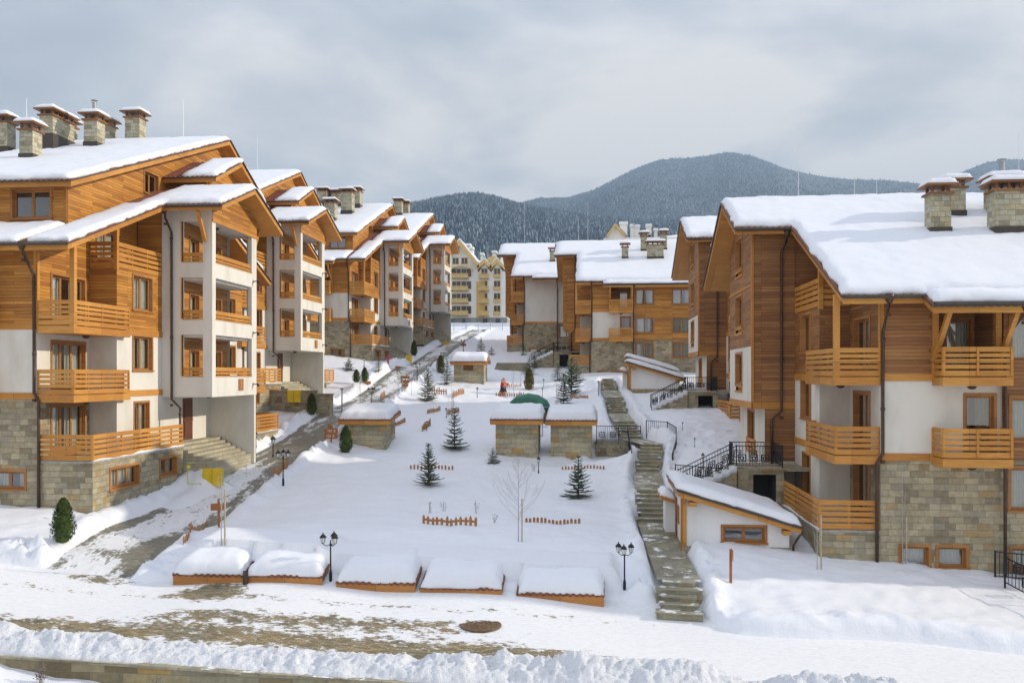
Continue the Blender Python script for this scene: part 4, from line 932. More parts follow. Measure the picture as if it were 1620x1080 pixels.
def m_hill():
    m, nt, b = newmat('hill_snow'); L = nt.links; g = node(nt, 'ShaderNodeNewGeometry').outputs['Position']
    n = node(nt, 'ShaderNodeTexNoise', Scale=.05, Detail=8.0, Roughness=.75); L.new(g, n.inputs['Vector'])
    r = ramp(nt, [(.46, (.03, .05, .056)), (.72, (.16, .20, .24))]); L.new(n.outputs['Fac'], r.inputs[0]); L.new(r.outputs[0], b.inputs['Base Color']); b.inputs['Roughness'].default_value = .9
    m, nt, b = newmat('forest_fir_haze_blue'); L = nt.links; g = node(nt, 'ShaderNodeNewGeometry')
    sx = nt.nodes.new('ShaderNodeSeparateXYZ'); L.new(g.outputs['Normal'], sx.inputs[0])
    n = node(nt, 'ShaderNodeTexNoise', Scale=.25, Detail=3.0); L.new(g.outputs['Position'], n.inputs['Vector'])
    a = mix(nt, 'ADD', .5, n.outputs['Fac'], g.outputs['Random Per Island'])
    r = ramp(nt, [(.35, (.013, .029, .042)), (.72, (.038, .066, .086)), (.93, (.13, .175, .22)), (1.05, (.28, .33, .38))]); L.new(a, r.inputs[0]); L.new(r.outputs[0], b.inputs['Base Color']); b.inputs['Roughness'].default_value = .95; b.inputs['Specular IOR Level'].default_value = .1  # bluish stops put the blue of distant haze into the tree colour
m_hill()
us = np.linspace(-1.15, 1.25, 220); dd = np.concatenate([np.linspace(300, D1, 60), np.linspace(D1 + 10, D2, 60), np.linspace(D2 + 15, D2 + 900, 8)])
U_, D_ = np.meshgrid(us, dd, indexing='ij'); hx, hy, hz = hill_xyz(U_, D_)
me = bpy.data.meshes.new('mountains'); V = np.stack([hx, hy, hz], -1).reshape(-1, 3); ny_ = len(dd); i = (np.arange(len(us) - 1)[:, None] * ny_ + np.arange(ny_ - 1)[None]); q = np.stack([i, i + ny_, i + ny_ + 1, i + 1], -1).reshape(-1, 4)
me.from_pydata(V.tolist(), [], q.tolist()); me.update(); me.materials.append(MAT['hill_snow']); me.polygons.foreach_set('use_smooth', [True] * len(me.polygons)); struct(link('mountains', me))
def forest():
    g = np.random.default_rng(5); n = 90000
    sel = g.random(n); U = np.where(sel < .86, g.uniform(-.16, .30, n), g.uniform(.30, .62, n))
    D = np.where(g.random(n) < .48, 500 + (D1 - 480) * np.sqrt(g.random(n)), D1 + (D2 - D1 + 20) * g.random(n))
    keep = ~((U > .42) & (D < D1)); U, D = U[keep], D[keep]; n = len(U)
    x, y, z = hill_xyz(U, D); h = np.clip(D / 1700, .55, 1) * g.uniform(7, 11.5, n) * (.75 + .5 * g.random(n)); r = h * g.uniform(.17, .26, n); k = 5
    V = np.zeros((n, k + 1, 3)); V[:, 0] = np.stack([x + g.normal(0, .3, n), y, z + h], -1); a0 = g.uniform(0, 6.28, n)
    for j in range(k): V[:, j + 1] = np.stack([x + r * np.cos(a0 + j * 2 * PI / k), y + r * np.sin(a0 + j * 2 * PI / k), z - .5 + 0 * x], -1)
    Fq = np.zeros((n, k, 3), np.int64); o = np.arange(n) * (k + 1)
    for j in range(k): Fq[:, j] = np.stack([o, o + 1 + j, o + 1 + (j + 1) % k], -1)
    me = bpy.data.meshes.new('forest'); Vv = V.reshape(-1, 3); Ff = Fq.reshape(-1, 3)
    me.vertices.add(len(Vv)); me.vertices.foreach_set('co', Vv.ravel()); me.loops.add(Ff.size); me.loops.foreach_set('vertex_index', Ff.ravel().astype(np.int32)); me.polygons.add(len(Ff)); me.polygons.foreach_set('loop_start', np.arange(0, Ff.size, 3, dtype=np.int32)); me.update(calc_edges=True)
    me.materials.append(MAT['forest_fir_haze_blue']); me.validate(); stuff(link('forest', me))
forest()
# ------------------------------------------------------------------ haze: one closed box of thin air round everything
hb = MB(); hb.box(-3500, 3400, -40, 5600, -14, 1130)
m = bpy.data.materials.new('haze_air'); m.use_nodes = True; nt = m.node_tree; nt.nodes.clear(); MAT['haze_air'] = m
o_ = nt.nodes.new('ShaderNodeOutputMaterial'); pv = nt.nodes.new('ShaderNodeVolumePrincipled'); pv.inputs['Color'].default_value = (.53, .71, .95, 1); pv.inputs['Density'].default_value = .00018; pv.inputs['Anisotropy'].default_value = 0
nt.links.new(pv.outputs[0], o_.inputs['Volume']); stuff(hb.build('haze', 'haze_air'))
# ------------------------------------------------------------------ foreground retaining wall
w_ = thing('retaining_wall', 'low stone retaining wall along the bottom edge, thick ploughed snow heaped on its top', 'wall', (0, 20.7, -7.5))
b = MB(); b.panel('y', -.12, -45, 25, -2.5, .4, (), 0, ztop=lambda u: float(wall_top(u)) + 7.5 - .05, cuts=[k for k in range(-44, 25, 4)]); b.panel('y', .25, -45, 25, -2.5, .4, (), 0, ztop=lambda u: float(wall_top(u)) + 7.5 - .05)
b.build('stone_face', 'stone_warm', w_)
b = MB()
for k in range(-45, 25): b.beam((k, .05, float(wall_top(k)) + 7.5 - .02), (k + .985, .05, float(wall_top(k + 1)) + 7.5 - .02), .42, .06)
b.build('coping', 'stone_step', w_)
# ------------------------------------------------------------------ sunken sheds along the street
def snow_roof(parent, rects, f, ycuts, thick, seed, rnd_=.4, step=.14):
    def top(x, y, d):
        p = np.sqrt(np.clip(1 - (1 - np.clip(d / rnd_, 0, 1)) ** 2, 0, 1)); e = fbm(x * 3, y * 3, seed + 2, 3)
        return f(y) + .07 + .05 * e + p * thick * (.8 + .4 * fbm(x * .9, y * .9, seed)) + .05 * (e - .5)
    plan_mesh(rects, top, lambda x, y: f(y) + .03, step, step, ycuts, 0, 0, 0, wob=.12, seed=seed).build('roof_snow', 'roof_snow', parent, 1, smooth=True)
SHED = [(262, 380, 914, 'leftmost of the low snow-covered sheds by the street, beside the foot of the road'),
        (386, 510, 913, 'second low snow-covered shed from the left, a lamp post at its right side'),
        (532, 660, 921, 'middle low snow-covered shed, right of the lamp post by the street'),
        (667, 797, 926, 'fourth low snow-covered shed from the left, close against the middle one'),
        (820, 955, 932, 'rightmost low snow-covered shed, standing apart nearest the stone stairs')]
for k, (p0, p1, pt, lab) in enumerate(SHED):
    a = cam_xyz(p0, pt, 28.75); c = cam_xyz(p1, pt, 28.75 + .05); wd_ = c[0] - a[0]; y0 = 28.15
    z0 = a[2]; t = thing('storage_shed', lab, 'shed', (a[0] + wd_ / 2, y0, z0 - 1.0), group='sunken sheds along the street')
    f = lambda y: 1.0 + .30 * np.asarray(y, float)
    h = wd_ / 2
    sl = plan_mesh([(-h, h, 0, 1.05)], lambda x, y, d: f(y) - .03, lambda x, y: f(y) - .16, 50, 50, (), 0, 0, 0); ro = sl.build('roof', 'timber_dark', t)
    plan_mesh([(-h - .02, h + .02, -.07, 1.05)], lambda x, y, d: f(y) + .05 + .03 * np.cos(x * 2 * PI / .21), lambda x, y: f(y) - .02 + .02 * np.cos(x * 2 * PI / .21), .0525, 50).build('roof_tiles', 'roof_tile', ro)
    snow_roof(ro, [(-h + .02, h - .01, -.06, 2.2)], lambda y: 1.0 + .30 * np.minimum(np.asarray(y, float), 1.0), (1.0,), .36, 60 + k, .5, .12)
    b = MB(); b.box(-h, h, -.06, -.005, .56, .98); b.build('fascia_board', 'shed_board', t)
    b = MB(); b.panel('y', .35, -h + .1, h - .1, .0, 1.1); b.panel('x', -h + .1, .35, 1.05, 0, 2, ztop=lambda u: 1 + .30 * u - .17); b.panel('x', h - .1, .35, 1.05, 0, 2, ztop=lambda u: 1 + .30 * u - .17); b.build('front_wall', 'stone_wall', t)
b = MB(); x, y, z = cam_xyz(383, 932, 28.7); b.tube([(x, 28.05, z + .55), (x + .02, 28.0, z + .3), (x + .02, 28.0, z - .25)], .085, 8); tag(b.build('downpipe', 'copper_pipe', None, 1, True), 'short dark downpipe in the gap between the two leftmost low sheds', 'downpipe')
# ------------------------------------------------------------------ stone huts
def hut(lab, p0, p1, pb, d, hw, depth, win=False, gable=False, over=.30, zt=None):
    a = cam_xyz(p0, pb, d); c = cam_xyz(p1, pb, d); W_ = c[0] - a[0]; zb = a[2]; t = thing('stone_hut', lab, 'stone hut', ((a[0] + c[0]) / 2, a[1], zb), group='stone huts in the courtyard'); h = W_ / 2
    b = MB(); ops = [op(-.05, .95, hw - .45, .55)] if win else []
    b.panel('y', 0, -h, h, -1.2, hw, ops); yr = depth / 2 if gable else depth
    s = .34 if gable else .17
    f = lambda y: np.where(np.asarray(y) < yr, hw + .05 + s * (np.asarray(y) + over), hw + .05 + s * (yr + over) - s * (np.asarray(y) - yr)) + 0.0
    for q in (-h, h): b.panel('x', q, 0, depth, -1.2, hw, (), ztop=lambda u: float(f(u)) - .1, cuts=(yr,))
    b.panel('y', depth, -h, h, -1.2, hw); b.build('stone_wall', 'stone_hut', t)
    ro = plan_mesh([(-h - over, h + over, -over, depth + over)], lambda x, y, d: f(y) - .03, lambda x, y: f(y) - .15, 50, 50, (yr,), 0, 0, 0).build('roof', 'timber_board', t)
    plan_mesh([(-h - over - .02, h + over + .02, -over - .07, depth + over + .03)], lambda x, y, d: f(y) + .05 + .03 * np.cos(x * 2 * PI / .22), lambda x, y: f(y) - .02 + .02 * np.cos(x * 2 * PI / .22), .055, 50, (yr,)).build('roof_tiles', 'roof_tile', ro)
    snow_roof(ro, [(-h - over + .02, h + over - .02, -over + .02, depth + over)], f, (yr,), .42, int(p0), .35, .16)
    b = MB(); b.box(-h - over, h + over, -over - .055, -over - .003, hw - .23, hw + .03); b.build('fascia_board', 'timber_board', t)
    for q in (-1, 1):
        b = MB(); x = q * (h + over - .01)
        pts = [-over, yr, depth + over] if gable else [-over, depth + over]
        for u, v in zip(pts, pts[1:]): b.beam((x, u, float(f(u)) - .1), (x, v, float(f(v)) - .1), .05, .2)
        b.build('verge_board', 'timber_board', ro)
    if win: 
        b = MB(); b.box(-.57, .47, -.03, .05, hw - .76, hw - .70); b.box(-.57, .47, -.03, .05, hw - .18, hw - .13)
        for k in range(7): b.box(-.52, .42, .03, .06, hw - .7 + k * .075, hw - .645 + k * .075)
        b.quad((-.55, .1, hw - .8), (.45, .1, hw - .8), (.45, .1, hw - .1), (-.55, .1, hw - .1)); b.build('louvred_window', 'timber_dark', t)
    return t, W_
hut('stone hut beside the road with a thuja at its left corner', 545, 613, 716, 55, 2.0, 2.4)
hut('stone hut left of the gap, in front of the green slide', 784, 852, 722, 54, 2.2, 2.2)
hut('stone hut right of the gap, its right side joined to a low wall with railing', 871, 937, 728, 54, 2.38, 2.2)
hut('small stone hut with a louvred window under its gabled roof, farthest of the huts', 718, 766, 611, 84, 2.25, 2.6, True, True)
# ------------------------------------------------------------------ white side huts with lean-to roofs
def white_hut(lab, X, Y, Z, win):
    t = thing('white_hut', lab, 'hut', (X, Y, Z), group='white huts by the right stairs')
    wl = 3.9; hl, hr = 2.05, .90; s = (hl - hr) / wl
    top = lambda x: hl - s * x
    b = MB(); o = [op(2.25, 1.5, .65, .56)] if win else []
    b.panel('y', 0, 0, 3.0, .2, 3, o, ztop=top); b.panel('y', 0, 3.0, wl, .2, 3, (), ztop=top); b.panel('x', wl, 0, 4.2, .2, top(wl)); b.panel('x', 0, 0, 4.2, .2, top(0)); b.panel('y', 4.2, 0, wl, .2, 3, ztop=top)
    b.panel('y', 2.9, -.4, 0, .2, 1.5); b.panel('x', -.4, 2.9, 4.2, .2, 1.5); b.panel('y', 4.19, -.4, 0, .2, 1.5); b.build('plaster_wall', 'white_plaster', t)
    if win: window(t, 2.25, 0, .65, 1.5, .56, 'f', 1, 2, curt=0)
    b = MB(); b.box(-.03, wl + .03, -.04, 4.23, -1.4, .2); b.box(-.43, -.03, 2.87, 4.2, -1.4, .2); b.build('stone_plinth', 'stone_wall', t)
    F2 = lambda x: top(x) + .16
    def rf(mb, x0, x1, y0, y1, zf, th, m=0):
        mb.add([(x0, y0, zf(x0) - th), (x1, y0, zf(x1) - th), (x1, y1, zf(x1) - th), (x0, y1, zf(x0) - th), (x0, y0, zf(x0)), (x1, y0, zf(x1)), (x1, y1, zf(x1)), (x0, y1, zf(x0))], [(0, 3, 2, 1), (4, 5, 6, 7), (0, 1, 5, 4), (1, 2, 6, 5), (2, 3, 7, 6), (3, 0, 4, 7)], m)
    b = MB(); rf(b, -.2, wl + .35, -.4, 4.4, F2, .17); ro = b.build('roof', 'timber_board', t)
    b = MB(); rf(b, -.25, wl + .41, -.46, 4.45, lambda x: F2(x) + .11, .105); b.build('roof_tiles', 'roof_metal', ro)
    def sn(par, x0, x1, y0, y1, zf, th, sd):
        plan_mesh([(x0, x1, y0, y1)], lambda x, y, d: zf(x) + .03 + np.sqrt(np.clip(1 - (1 - np.clip(d / .45, 0, 1)) ** 2, 0, 1)) * th * (.7 + .6 * fbm(x, y, sd)) + .06 * fbm(x * 3, y * 3, sd), lambda x, y: zf(x) - .01, .13, .13, (), 0, 0, 0, wob=.16, seed=sd).build('roof_snow', 'roof_snow', par, 1, True)
    sn(ro, -.24, wl + .36, -.43, 4.42, lambda x: F2(x) + .11, .26, 77)
    if not win:
        E = lambda x: 2.75 - s * x
        b = MB(); rf(b, -.2, wl + .15, .4, 4.6, E, .45); r3 = b.build('upper_roof', 'timber_dark', t); sn(r3, -.22, wl + .15, .35, 4.6, E, .26, 83)
    G = lambda x: 1.55 - s * x
    b = MB(); rf(b, -.62, .0, 2.6, 4.5, G, .16); r2 = b.build('rear_roof', 'timber_board', t); sn(r2, -.61, -.02, 2.62, 4.45, G, .26, 79)
    b = MB(); b.box(-.03, .14, -.05, .1, .2, top(0)); b.box(-.06, -.0, .1, .22, -.2, top(0) - .1); b.build('corner_post', 'timber_board', t)
    for x in (.35, wl - .15):
        b = MB(); b.box(x - .14, x + .14, -.36, -.02, top(x) - .22, top(x) - .06); b.build('beam_end', 'timber_board', t)
    b = MB(); b.box(-.04, -.0, 1.25, 1.7, .8, 1.5); b.build('notice_board', 'sign_wood', t)
    b = MB(); b.box(-.06, 0, 2.1, 2.55, .1, 1.7); b.build('side_door', 'timber_dark', t)
    b = MB(); b.tube([(wl + .38, -.4, F2(wl + .35) - .1), (wl + .2, -.2, .5), (wl + .12, -.1, .3), (wl + .12, -.1, -.5)], .045, 6); b.build('downpipe', 'copper_pipe', t, 1, True)
white_hut('white hut with a lean-to roof and wide brown window beside the lowest stairs', 3.3, 33.6, -6.62, True)
white_hut('windowless white hut with a lean-to roof beside the uppermost stairs', 2.75, 70.3, -1.35, False)
# ------------------------------------------------------------------ stone stairs
LABS = ['lowest flight of stone steps rising from the street', 'stone flight beside the white hut with the wide window', 'stone flight curving past the iron railing and the low wall', 'stone steps climbing left above the curved railing', 'stone steps beside the windowless white hut', 'topmost flight of stone steps up to the apartment houses']
pv = MB(); fl = 0
for a, c in zip(STAIR, STAIR[1:]):
    n = c[3]; d = Vector((c[0] - a[0], c[1] - a[1], 0)); L_ = d.length; d.normalize(); nrm = Vector((d.y, -d.x, 0))
    if n:
        b = MB(); t = thing('stone_stairs', LABS[fl], 'stairs', ((a[0] + c[0]) / 2, (a[1] + c[1]) / 2, a[2]), group='flights of stone steps up the right side'); o = Vector(t.location); fl += 1
        n2 = n
        for k in range(n2):
            p = Vector((a[0], a[1], 0)) + d * (L_ * k / n2); e = Vector((a[0], a[1], 0)) + d * (L_ * (k + 1.12) / n2); z1 = a[2] + (c[2] - a[2]) * (k + 1) / n2; z0 = z1 - .9
            w0 = STW + .12 * math.sin(k * 2.3 + fl); v = []
            for z in (z0, z1 - .03):
                for q, s in ((p, -1), (p, 1), (e, 1), (e, -1)): v.append(q + nrm * w0 * s + Vector((0, 0, z)) - o)
            b.add(v, [(0, 3, 2, 1), (4, 5, 6, 7), (0, 1, 5, 4), (1, 2, 6, 5), (2, 3, 7, 6), (3, 0, 4, 7)])
            v = []
            for z in (z1 - .03, z1 + .012):
                for q, s in ((p - d * .04, -1), (p - d * .04, 1), (e, 1), (e, -1)): v.append(q + nrm * (w0 + .03) * s + Vector((0, 0, z)) - o)
            b.add(v, [(0, 3, 2, 1), (4, 5, 6, 7), (0, 1, 5, 4), (1, 2, 6, 5), (2, 3, 7, 6), (3, 0, 4, 7)])
        b.build('step', 'stone_step', t)
        sb = MB()
        for k in range(n2):
            for s in (-1, 1):
                if rnd.random() < .4:
                    p = Vector((a[0], a[1], 0)) + d * (L_ * (k + .75) / n2) + nrm * s * STW * (.8 + .2 * rnd.random()) - o; z = a[2] + (c[2] - a[2]) * (k + 1) / n2 + .01 - o.z
                    sb.lathe([(.12 + .1 * rnd.random(), -.02), (.08, .02), (.03, .035)], (p.x, p.y, z), 7)
        sb.build('step_snow', 'lumpy_snow', t, 1, True)
    else:
        o = len(pv.v)
        N = max(2, int(L_ / .5))
        for k in range(N + 1):
            p = Vector((a[0], a[1], a[2])).lerp(Vector((c[0], c[1], c[2])), k / N)
            for j in range(7): q = p + nrm * (STW + .1) * (j / 3 - 1); pv.v.append((q.x, q.y, q.z - .005))
        for k in range(N):
            for j in range(6): pv.f.append((o + k * 7 + j, o + k * 7 + j + 1, o + (k + 1) * 7 + j + 1, o + (k + 1) * 7 + j)); pv.m.append(0)
struct(pv.build('landing_path', 'stone_slab'))
# ------------------------------------------------------------------ iron railings
def railing(lab, pts, h=.95, group='black iron railings with square ornaments', motif=1.0):
    c = Vector(pts[0]); t = thing('iron_railing', lab, 'railing', c, group=group); rl, ba, sq = MB(), MB(), MB()
    P = [Vector(p) - c for p in pts]; up = Vector((0, 0, 1))
    for a, e in zip(P, P[1:]):
        L_ = (e - a).length; rl.beam(a + up * h, e + up * h, .05, .035); rl.beam(a + up * .1, e + up * .1, .035, .03)
        n = max(2, round(L_ / .14))
        for k in range(1, n):
            q = a.lerp(e, k / n); ba.beam(q + up * .1, q + up * h, .016, .016)
        m_ = max(1, round(L_ / motif)); d = (e - a).normalized()
        for k in range(m_):
            q = a.lerp(e, (k + .5) / m_) + up * .42
            for s in (.15, .065):
                for u, v in (((-s, -s), (s, -s)), ((s, -s), (s, s)), ((s, s), (-s, s)), ((-s, s), (-s, -s))):
                    sq.beam(q + d * u[0] + up * u[1], q + d * v[0] + up * v[1], .045, .035)
    rl.build('rail', 'iron', t); ba.build('bar_infill', 'iron', t)
    for k in range(0, len(sq.v), 64):
        b = MB(); b.add(sq.v[k:k + 64], [tuple(i - k for i in q) for q in sq.f if k <= q[0] < k + 64]); b.build('square_ornament', 'iron', t)
    for a in P:
        b = MB(); b.beam(a - up * .15, a + up * (h + .04), .05, .05); b.build('post', 'iron', t)
    return t
def entrance(X0, Y0, Z0, lab, rlab, rlab2, full=True):
    """bridge platform and stepped parapet in front of a right-hand section"""
    t = thing('entrance_bridge', lab, 'entrance stairs', (X0 - 3.1, Y0 + 6.0, Z0 - 1.1), group='stone entrance bridges of the right row')
    st = MB(); st.panel('y', 0, -1.0, .95, -3.2, -.12, [(-.35, .62, -2.4, -.28)]); st.box(-1.05, 2.6, -.06, 2.4, -.12, 0); st.panel('x', -1.0, 0, 2.3, -3.2, -.12); st.panel('y', .9, -.35, .62, -2.6, -.2) if False else None
    st.build('stone_platform', 'stone_wall', t)
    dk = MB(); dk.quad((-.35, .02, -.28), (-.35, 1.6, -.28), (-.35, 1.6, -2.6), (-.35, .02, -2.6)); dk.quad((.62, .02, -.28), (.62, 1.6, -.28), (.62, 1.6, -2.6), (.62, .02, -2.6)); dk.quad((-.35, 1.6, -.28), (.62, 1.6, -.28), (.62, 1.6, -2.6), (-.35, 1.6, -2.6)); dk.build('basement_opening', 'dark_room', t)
    sp = MB(); n = 7
    for k in range(n): sp.box(-1.05 - .34 * (k + 1), -1.05 - .34 * k, .05, 1.3, -3.2, -.17 * (k + .2))
    sp.build('stone_steps', 'stone_step', t)
    cp = plan_mesh([(-1.05 - .34 * n, -1.05, -.08, .22)], lambda x, y, d: np.minimum(0, (np.floor((x + 1.05) / .34) + 1) * .17) + .06 + .07 * fbm(x * 3, y * 3, 7), lambda x, y: np.minimum(0, (np.floor((x + 1.05) / .34) + 1) * .17) - .25, .085, .1, (), 0, 0, 0); cp.build('parapet_snow', 'lumpy_snow', t, 1, True)
    pw = MB()
    for k in range(n): pw.box(-1.05 - .34 * (k + 1), -1.05 - .34 * k, -.06, .2, -3.2, -.17 * k - .02)
    pw.build('stepped_parapet', 'stone_wall', t)
    o = Vector(t.location)
    g = lambda *ps: [tuple(o + Vector(p)) for p in ps]
    if full:
        railing(rlab, g((-1.05 - .34 * n, .08, -1.2), (-1.05, .08, .0), (.9, .06, .0), (.92, 2.2, 0)), motif=.55)
        railing(rlab2, g((-1.05 - .34 * n, 1.35, -1.2), (-1.05, 1.35, 0), (-1.0, 2.3, 0), (1.1, 2.32, 0)), motif=.7)
entrance(10.3, 33.1, -2.95, 'stone entrance bridge with snowy stepped parapet behind the white hut with the wide window', 'black railing along the front of the nearest entrance bridge', 'black railing along the rear of the nearest entrance bridge')
entrance(10.4, 54.3, -.05, 'stone entrance bridge with tall dark opening above the trampled snow hollow', 'black railing along the front of the bridge above the hollow', 'black railing along the rear of the bridge above the hollow')
entrance(-.3, 90, 3.58, 'farthest stone entrance bridge at the foot of the orange and stone house', 'far black railing climbing the stepped parapet by the orange house', 'far black railing behind the stepped parapet by the orange house')
railing('black railing on the low stone wall right of the huts', [(.15, 55.2, -4.15), (1.5, 55.2, -4.15), (2.85, 55.2, -4.15)], motif=.7)
railing('curved black railing bending down the right side of the stone steps', [(3.15, 54.2, -3.75), (4.35, 53.6, -3.8), (4.75, 52.2, -4.05), (4.6, 50.4, -4.6), (4.2, 48.4, -5.25)], motif=1.1)
railing('black railing level behind the roof of the white hut with the wide window', [(3.9, 43.2, -5.3), (5.3, 42.0, -5.3), (6.8, 40.6, -5.25)], motif=.85)
railing('black railing post and rail left of the steps below the huts', [(2.05, 54.9, -4.1), (2.1, 50.2, -5.3)], motif=3)
railing('black railing descending to the bottom right corner with a lantern on it', [(13.9, 31.5, -7.15), (14.6, 30.0, -7.55), (15.1, 28.6, -7.95), (15.6, 27.0, -8.4)], motif=1.2)
railing('second black railing behind the one in the bottom right corner', [(14.1, 32.7, -7.2), (15.6, 32.5, -7.3), (17.2, 32.0, -7.6)], motif=1.2)
railing('black railing left of the windowless white hut', [(5.3, 71.0, -1.4), (6.2, 71.0, -1.4)], motif=.6)
railing('distant black railing by the road end before the hotel', [(-8.5, 118, 6.3), (-11.2, 118, 6.3)], motif=1.2)
pw = thing('planter_wall', 'low stone wall with a black railing on top between the hut and the steps', 'wall', (1.5, 55.2, -5.0)); b = MB(); b.box(-1.42, 1.42, 0, .35, -1.4, .82); b.build('stone_face', 'stone_wall', pw); b = MB(); b.box(-1.47, 1.47, -.06, .4, .82, .88); b.build('coping', 'concrete', pw)
plan_mesh([(-1.47, 1.47, -.06, .4)], lambda x, y, d: .89 + .10 * np.clip(fbm(x * 1.1, y, 3) - .45, 0, 1) * 5 * np.clip(d / .12, 0, 1), lambda x, y: 0 * x + .85, .08, .08).build('coping_snow', 'lumpy_snow', pw, 1, True)
# ------------------------------------------------------------------ trees and shrubs
def rv(s): return rnd.uniform(-s, s)
def fir_meshes(h, r, seed, tiers=14, nb=8, mat='fir_needles', snow=False, droop=.1, power=.85):
    R_ = random.Random(seed); tk = MB(); tk.tube([(0, 0, -.3), (0, 0, h * .5), (0, 0, h * .985)], h * .018 + .012, 6, r1=.008)
    cr = MB(); sn = MB(); up = Vector((0, 0, 1))
    def spray(q, d, l, w):
        s = d.cross(up); s = s.normalized() if s.length > 1e-4 else Vector((1, 0, 0)); s = (s + up * R_.uniform(-.5, .5)).normalized() * w
        cr.add([q - s * .5, q + s * .5, q + d * l * .65 + s * .38, q + d * l, q + d * l * .65 - s * .38], [(0, 1, 2, 3, 4)])
    for t in range(tiers):
        k = t / (tiers - 1); z = h * (.06 + .90 * k); L0 = r * (1 - k * .985) ** power + .03 * h; n = nb if k < .8 else nb - 2
        a0 = R_.uniform(0, 6)
        for j in range(n):
            a = a0 + 2 * PI * j / n + R_.uniform(-.22, .22); L_ = L0 * R_.choice((.55, .8, .9, 1.0, 1.1, 1.22)) * R_.uniform(.85, 1.05); d = Vector((math.cos(a), math.sin(a), -droop + .5 * k + R_.uniform(-.1, .12))).normalized()
            p0 = Vector((0, 0, z + R_.uniform(-.02, .02) * h)); m = max(4, int(L_ / (h * .024)))
            pts = [p0 + d * L_ * i / m + up * (.16 * L_ * (i / m) ** 2) for i in range(m + 1)]
            tk.tube([pts[0], pts[m // 2], pts[-1]], h * .006 + .003, 3, r1=.003)
            for i in range(1, m + 1):
                q = pts[i]; w = L_ * .42 * (1.05 - .75 * i / m) * min(1, .35 + i / m * 2); dd = (pts[i] - pts[i - 1]).normalized()
                for sgn in (-1, 1):
                    sd = dd.cross(up).normalized() * sgn; e = (dd * .75 + sd + up * R_.uniform(-.25, .15)).normalized(); spray(q, e, w * R_.uniform(.75, 1.2), h * .026)
                    spray(q + e * w * .3, (e + dd * .6 + up * R_.uniform(-.3, .3)).normalized(), w * .65, h * .022)
                spray(q, (dd + up * R_.uniform(-.3, .35)).normalized(), h * .06, h * .024)
            if snow and R_.random() < snow:
                for i in range(2, m, 2):
                    q = pts[i] + up * .02; s = L_ * .11 * R_.uniform(.6, 1.2)
                    cr.lathe([(s * .6, -.01), (s, .02), (s * .55, s * .55), (.01, s * .7)], (q.x, q.y, q.z), 6, 1)
    for j in range(6): spray(Vector((0, 0, h * .93)), Vector((rv(.3), rv(.3), 1)).normalized(), h * .08, h * .014)
    ms = [('trunk', tk.mesh('trunk', ['bark'])), ('crown', cr.mesh('crown', [mat, 'lumpy_snow']))]
    return ms
def place(name, ms, x, y, z, lab, cat, group, rz=0, sc=1):
    t = thing(name, lab, cat, (x, y, z), rz, group); t.scale = (sc, sc, sc)
    for nm, me in ms: link(nm, me, t)
    return t
FG = 'young fir trees planted in the courtyard'
FIR = {}
def fir(px, py, hpx, wpx, lab, kind=0, snow=0.0, mat='fir_needles', **kw):
    x, y, z, d = gpix(px, py); h = hpx * d / F; r = wpx / 2 * d / F
    ms = fir_meshes(h, r, int(px) + kind, mat=mat, snow=snow, **kw)
    return place('fir_tree', ms, x, y, z - .02, lab, 'fir tree', FG)
fir(678, 768, 67, 38, 'young fir before a picket row, left of the bare birch in the snow', tiers=15)
fir(719, 711, 66, 36, 'slender young fir above the picket row with a very thin leader', tiers=12)
fir(915, 787, 66, 42, 'young fir just below the picket row on the right, near the stairs', tiers=13, nb=8)
fir(780, 733, 24, 22, 'tiny snow-dusted fir at the lower left of the hut by the gap', tiers=8, snow=.5)
fir(677, 634, 52, 30, 'snow-laden fir standing in a picket fence beside the road', tiers=13, snow=.55, mat='fir_needles_snowy', power=.7)
fir(892, 641, 50, 26, 'dark fir at the front of the clump right of the slide', tiers=13, nb=9)
fir(904, 624, 58, 34, 'tallest fir of the clump right of the slide', tiers=14, nb=9, power=.7)
fir(912, 603, 36, 26, 'sunlit yellowish fir behind the clump right of the slide', tiers=11, nb=9, mat='fir_needles_snowy')
fir(882, 602, 30, 22, 'smaller fir behind the clump, on its left', tiers=11, nb=8, mat='fir_needles_snowy')
fir(822, 644, 24, 24, 'small wide fir left of the green slide', tiers=8, snow=.4)
fir(838, 592, 30, 20, 'fir right behind the brown thuja near the person', tiers=11, mat='fir_needles_snowy')
fir(846, 582, 24, 12, 'narrow fir by the far entrance bridge', tiers=10)
fir(707, 608, 46, 24, 'loose snowy fir left of the farthest stone hut', tiers=11, snow=.4, mat='fir_needles_snowy')
fir(552, 586, 20, 22, 'low fir on the snow below the third house of the left row', tiers=9, snow=.4)
fir(599, 588, 24, 14, 'sparse fir near the magenta post on the left slope', tiers=9)
fir(761, 556, 22, 18, 'snowy fir at the top of the road near the signpost', tiers=9, snow=.5, mat='fir_needles_snowy')
fir(778, 561, 14, 14, 'tiny snowy fir beside the top of the road', tiers=7, snow=.6, mat='fir_needles_snowy')
fir(828, 562, 22, 12, 'fir against the grey stone front far up the courtyard', tiers=9)
